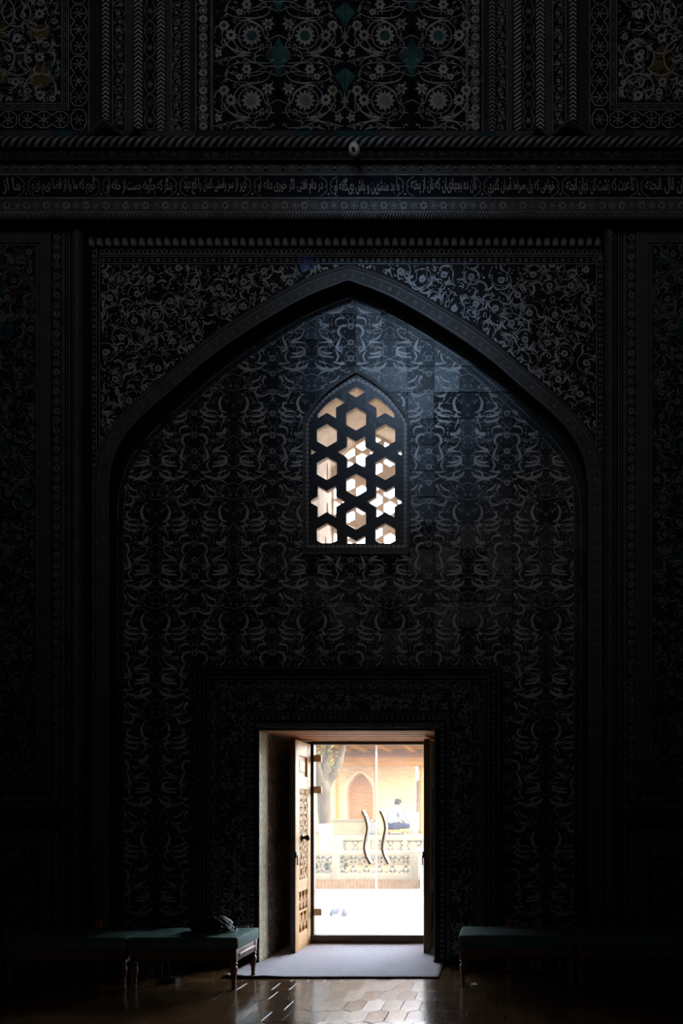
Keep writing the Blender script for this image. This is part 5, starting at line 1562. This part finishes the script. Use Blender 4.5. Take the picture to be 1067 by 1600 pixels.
# low shrubs behind the balustrade lattice
for (px, py, lab) in ((495, 1352, 'low green shrub behind the balustrade lattice at its left end'), (511, 1353, 'low green shrub behind the balustrade lattice beside the post'), (538, 1351, 'low yellowish green shrub behind the balustrade lattice right of the post')):
    c0 = P3(px, py, 16.3); t = empty('shrub', (c0.x, 16.3, 0.22), 0, lab, 'shrub', 'shrubs behind the balustrade')
    b = MB()
    for i in range(5): b.tube([(0, 0, 0), (R.uniform(-0.03, 0.03), R.uniform(-0.03, 0.03), (c0.z - 0.22) * 0.6), (R.uniform(-0.06, 0.06), R.uniform(-0.06, 0.06), c0.z - 0.16)], 0.008, BARK, 5)
    b.build('stems', t)
    b = MB(); leaves(b, 120, lambda: Vector((max(-0.09, min(0.09, R.gauss(0, 0.05))), R.gauss(0, 0.05), max(0.03, c0.z - 0.22 + R.gauss(0, 0.07)))), 0.04, SHRUB if px < 530 else LEAF); b.build('foliage', t, 'stuff')

# ---- iwan (open porch) at the back of the court
Yc, Yw_ = 22.5, 25.5
iw = empty('iwan', (0, 0, 0), 0, 'sunlit brick porch with pointed niche and orange timber ceiling across the courtyard', 'porch', None, 'structure')
def PX(p, Y): return (p - VX) * Y / FPX
def PZ(p, Y): return EYE - (p - VY) * Y / FPX
b = MB()
zt = 6.0
nich = [U(x, y, Yw_) for x, y in arch_profile([(0, 1208), (5, 1210.5), (12, 1217), (18, 1226), (20.5, 1236), (21, 1250)], 562.5)]
nb = PZ(1283, Yw_)
hole = [(nich[0][0], nb)] + nich + [(nich[-1][0], nb)]
b.slab([(PX(380, Yw_), -0.1), (PX(649.5, Yw_), -0.1), (PX(649.5, Yw_), zt), (PX(380, Yw_), zt)], [hole], Yw_, Yw_ + 0.5, BRICKW)
b.build('brick_wall', iw)
b = MB(); b.box(hole[0][0] - 0.1, hole[-1][0] + 0.1, Yw_ + 0.45, Yw_ + 0.6, nb - 0.1, 3.2, BRICKN); b.build('niche_back', iw)
b = MB(); A = [(x - 0.0, z) for x, z in hole]
cx = (hole[0][0] + hole[-1][0]) / 2
B_ = [(cx + (x - cx) * 1.22, nb + (z - nb) * 1.06 if z > nb else z) for x, z in hole]
b.slab(B_ + A[::-1], [], Yw_ - 0.05, Yw_ + 0.01, PALEB); b.build('niche_surround', iw)
b = MB(); b.box(PX(640, 27.5), PX(700, 27.5), 27.5, 27.8, -0.1, zt, WHITEP); b.build('far_white_wall', iw)
b = MB(); b.box(PX(650.5, Yw_), PX(672, Yw_), Yw_ + 0.2, Yw_ + 0.5, -0.1, PZ(1219, Yw_), STEP); b.build('side_wall', iw)
# dais
zd = PZ(1305, 21.0)
b = MB(); b.box(PX(400, 21.0), PX(720, 21.0), 21.0, Yw_, -0.1, zd, DADO); b.build('dais', iw)
b = MB(); b.box(PX(516, 22), PX(578, 22), 22.0, 22.6, zd, PZ(1283, 22), DADO); b.box(PX(514, 22), PX(580, 22), 21.95, 22.65, PZ(1283, 22), PZ(1280.5, 22), MARBLE); b.build('parapet', iw)
# columns
for (pxa, pxb) in ((523.5, 531.5), (584.5, 590.5), (655.5, 662), (455, 462)):
    b = MB(); x = (PX(pxa, Yc) + PX(pxb, Yc)) / 2; r = (PX(pxb, Yc) - PX(pxa, Yc)) / 2; zb = zd; zt_ = PZ(1197, Yc)
    b.lathe([(r * 1.5, zb), (r * 1.5, zb + 0.14), (r * 0.85, zb + 0.18), (r * 1.1, zb + 0.5), (r * 1.0, zb + 0.9), (r * 0.85, zt_ - 0.3), (r * 0.8, zt_ - 0.15), (r * 1.3, zt_ - 0.1), (r * 1.4, zt_)], (x, Yc, 0), IWOOD, 16)
    b.box(x - r * 3.2, x + r * 3.2, Yc - 0.1, Yc + 0.1, zt_, zt_ + 0.10, IWOOD, None, 0.02)
    b.build('column', iw, label='turned orange timber column')
b = MB(); b.box(PX(380, Yc), PX(720, Yc), Yc - 0.14, Yc + 0.14, PZ(1197, Yc) + 0.0, PZ(1184, Yc), IWOOD, None, 0.01); b.build('lower_beam', iw)
b = MB(); b.box(PX(380, Yc), PX(720, Yc), Yc - 0.18, Yc + 0.14, PZ(1184, Yc), PZ(1176, Yc), IWOODR, None, 0.01); b.build('upper_beam', iw)
b = MB(); x = PX(385, Yc)
while x < PX(715, Yc):
    b.box(x, x + 0.030, Yc - 0.22, Yc - 0.17, PZ(1180, Yc), PZ(1176.5, Yc), IWOODR); x += 0.055
b.build('dentil_row', iw, 'stuff')
b = MB(); b.box(PX(380, Yc), PX(720, Yc), Yc - 2.6, Yw_, PZ(1176, Yc) + 0.06, PZ(1176, Yc) + 0.14, IWOODR); b.build('ceiling_boards', iw)
for px in (400, 437, 474, 511, 548, 574, 611, 648, 685):
    b = MB(); x = PX(px, Yc); b.box(x - 0.06, x + 0.06, Yc - 2.55, Yw_ - 0.05, PZ(1176, Yc), PZ(1176, Yc) + 0.07, IWOOD, None, 0.01); b.build('joist', iw)
b = MB(); b.box(PX(380, Yc), PX(720, Yc), Yc - 2.68, Yc - 2.6, PZ(1176, Yc) + 0.02, PZ(1176, Yc) + 0.24, IWOOD, None, 0.01); b.build('fascia', iw)
b = MB(); b.box(PX(380, Yc), PX(720, Yc), Yc - 2.6, Yw_ + 0.6, PZ(1176, Yc) + 0.15, PZ(1176, Yc) + 0.5, DADO); b.build('roof', iw)

# platform bed with the white cover, white box, pot
Yb = 21.45
zs = PZ(1296.5, Yb)
t = empty('takht', (PX(618, Yb), Yb + 0.15, zd), 0, 'low wooden platform seat with orange top edge under the seated man', 'seat')
w = (PX(636, Yb) - PX(600, Yb)) / 2
b = MB(); b.box(-w, w, -0.3, 0.55, zs - zd - 0.05, zs - zd, IWOOD, None, 0.008); b.build('seat_board', t)
for sx in (-1, 1):
    for sy in (-0.25, 0.5):
        b = MB(); b.box(sx * (w - 0.05) - 0.03, sx * (w - 0.05) + 0.03, sy - 0.03, sy + 0.03, 0, zs - zd - 0.05, IWOOD); b.build('leg', t)
b = MB(); b.box(PX(627, 22.3), PX(651, 22.3), 22.3, 23.0, zd, PZ(1270, 22.3), WHITEP, None, 0.02)
o = b.build('white_plinth'); tag(o, 'white rendered block standing behind the seated man', 'block')
xp = PX(582, 21.6)
t = empty('planter', (xp, 21.6, zd), 0, 'white round planter pot standing on the dais left of the man', 'pot')
b = MB(); b.lathe([(0.07, 0), (0.11, 0.05), (0.13, 0.2), (0.12, 0.3), (0.135, 0.32), (0.135, 0.35), (0.11, 0.35), (0.10, 0.30)], (0, 0, 0), WHITEP, 18); b.build('pot_body', t)
b = MB(); b.lathe([(0.002, 0.30), (0.108, 0.30), (0.108, 0.33), (0.05, 0.36), (0.002, 0.36)], (0, 0, 0), CLAY, 14); b.build('soil', t)

# pair of shoes outside the door
for (px, py, rz, lab) in ((520, 1431, 174, 'left shoe of the blue and white pair left outside the glass door'), (537, 1432.5, 190, 'right shoe of the blue and white pair left outside the glass door')):
    Y = EYE * FPX / (py - VY)
    shoe('shoe', ((px - VX) * Y / FPX, Y + 0.10, 0.0), math.radians(rz), lab, 'shoe', 'shoes outside the door', (SHOEB, SHOEW, SHOED), (0.28, 0.105, 0.11), True, 0.42)

# ---- seated man
def skin_mesh(name, pts, edges, radii, m, parent, root=0, sub=2, label=None):
    me = bpy.data.meshes.new(name); me.from_pydata([tuple(p) for p in pts], edges, [])
    ob = bpy.data.objects.new(name, me); COL.objects.link(ob)
    sk = ob.modifiers.new('skin', 'SKIN'); sk.use_smooth_shade = True
    for i, r in enumerate(radii):
        v = me.skin_vertices[0].data[i]; v.radius = r if hasattr(r, '__len__') else (r, r); v.use_root = (i == root)
    sb = ob.modifiers.new('sub', 'SUBSURF'); sb.levels = sub; sb.render_levels = sub
    dg = bpy.context.evaluated_depsgraph_get()
    m2 = bpy.data.meshes.new_from_object(ob.evaluated_get(dg)); bpy.data.objects.remove(ob)
    m2.name = name; m2.materials.clear(); m2.materials.append(m)
    for p in m2.polygons: p.use_smooth = True
    return link(name, m2, parent, label=label)
man = empty('person', (PX(613.5, Yb), Yb + 0.02, zs + 0.02), math.radians(-38), 'person in white shirt, dark cap and blue trousers sitting cross-legged with back turned', 'person')
# local frame: +y is where he faces, +x his right-hand side is -x ... seat plane z = 0
pel = (0, 0, 0.10); spine = (0, 0.01, 0.28); chest = (0, 0.07, 0.46); neckb = (0, 0.115, 0.565); neck = (0, 0.15, 0.62); head = (0, 0.20, 0.70); crown_ = (0, 0.215, 0.79)
PT = [pel, spine, chest, neckb, neck, head, crown_,
      (-0.17, 0.09, 0.52), (-0.27, 0.08, 0.30), (-0.20, 0.28, 0.20), (-0.16, 0.33, 0.17),
      (0.17, 0.09, 0.52), (0.26, 0.10, 0.30), (0.17, 0.30, 0.21), (0.13, 0.34, 0.18),
      (-0.10, 0.03, 0.09), (-0.32, 0.32, 0.09), (0.02, 0.40, 0.055), (0.13, 0.43, 0.05),
      (0.10, 0.03, 0.09), (0.33, 0.32, 0.09), (0.00, 0.29, 0.06), (-0.12, 0.30, 0.05)]
ED = [(0, 1), (1, 2), (2, 3), (3, 4), (4, 5), (5, 6), (2, 7), (7, 8), (8, 9), (9, 10), (2, 11), (11, 12), (12, 13), (13, 14), (0, 15), (15, 16), (16, 17), (17, 18), (0, 19), (19, 20), (20, 21), (21, 22)]
RD = [(0.15, 0.11), (0.14, 0.10), (0.16, 0.11), 0.07, 0.055, (0.078, 0.095), (0.066, 0.08), 0.06, 0.044, 0.034, 0.026, 0.06, 0.044, 0.034, 0.026, 0.09, 0.06, 0.045, 0.035, 0.09, 0.06, 0.045, 0.035]
body = skin_mesh('body', PT, ED, RD, SKIN, man, 0)
SH = [0, 1, 2, 3, 7, 8, 9, 11, 12, 13]; rm = {v: i for i, v in enumerate(SH)}
skin_mesh('shirt', [PT[i] for i in SH], [(rm[a], rm[c]) for a, c in ED if a in rm and c in rm], [(0.175, 0.135), (0.165, 0.125), (0.185, 0.132), 0.085, 0.078, 0.062, 0.050, 0.078, 0.062, 0.050], SHIRT, man, 0)
TR = [0, 15, 16, 17, 19, 20, 21]; rm = {v: i for i, v in enumerate(TR)}
skin_mesh('trousers', [PT[i] for i in TR], [(rm[a], rm[c]) for a, c in ED if a in rm and c in rm], [(0.165, 0.115), 0.105, 0.078, 0.062, 0.105, 0.078, 0.062], TROUS, man, 0)
for sx, w in ((-1, Vector((-0.16, 0.33, 0.17))), (1, Vector((0.13, 0.34, 0.18)))):   # hands resting in the lap
    pts = [w, w + Vector((0, 0.04, -0.012))]; eds = [(0, 1)]; rr = [0.026, (0.034, 0.018)]
    for f in range(4):
        dx = (f - 1.5) * 0.017; base = w + Vector((dx, 0.075, -0.018)); L = (0.035, 0.042, 0.04, 0.03)[f]
        i = len(pts); pts += [base, base + Vector((0, L * 0.8, -0.010)), base + Vector((0, L * 1.35, -0.032))]; eds += [(1, i), (i, i + 1), (i + 1, i + 2)]; rr += [0.0095, 0.0085, 0.0075]
    i = len(pts); th = w + Vector((-sx * 0.032, 0.045, -0.005)); pts += [th, th + Vector((-sx * 0.018, 0.03, -0.008))]; eds += [(1, i), (i, i + 1)]; rr += [0.010, 0.008]
    skin_mesh('hand', pts, eds, rr, SKIN, man, 0, 1)
hc = Vector(head)
b = MB(); b.add([hc + Vector(p) for p in ((-0.014, 0.088, -0.012), (0.014, 0.088, -0.012), (0, 0.118, -0.010), (0, 0.092, 0.03))], [(0, 1, 2), (1, 3, 2), (3, 0, 2)], SKIN); b.build('nose', man)
for sx in (-1, 1):
    b = MB(); b.tube([hc + Vector((sx * 0.080, 0.0, -0.02)), hc + Vector((sx * 0.090, -0.008, 0.012)), hc + Vector((sx * 0.082, 0.004, 0.034))], 0.011, SKIN, 6); b.build('ear', man)
    b = MB(); b.tube([hc + Vector((sx * 0.022, 0.090, 0.024)), hc + Vector((sx * 0.042, 0.084, 0.024))], 0.007, HAIR, 6); b.build('eyebrow', man)
    b = MB(); b.lathe([(0.002, -0.008), (0.009, 0), (0.002, 0.008)], hc + Vector((sx * 0.031, 0.083, 0.006)), HAIR, 8); b.build('eye', man)
b = MB(); b.tube([hc + Vector((-0.022, 0.086, -0.042)), hc + Vector((0.022, 0.086, -0.042))], 0.005, CLAY, 6); b.build('mouth', man)
b = MB(); tilt = Matrix.Translation(hc + Vector((0, -0.005, 0.02))) @ Matrix.Rotation(-0.25, 4, 'X')
c = MB(); c.lathe([(0.092, -0.045), (0.096, 0.0), (0.092, 0.04)], (0, 0, 0), HAIR, 18)
b.add([tilt @ Vector((v.x * 0.93, v.y * 1.05 - 0.006 if v.y < 0.04 else 0.04, v.z)) for v in c.v], c.f, HAIR, True); b.build('hair', man)
b = MB(); c = MB(); c.lathe([(0.098, 0.035), (0.100, 0.05), (0.096, 0.10), (0.088, 0.115), (0.05, 0.125), (0.002, 0.127)], (0, 0, 0), CAP, 20)
b.add([tilt @ v for v in c.v], c.f, CAP, True); b.build('cap', man, label='dark embroidered skullcap')
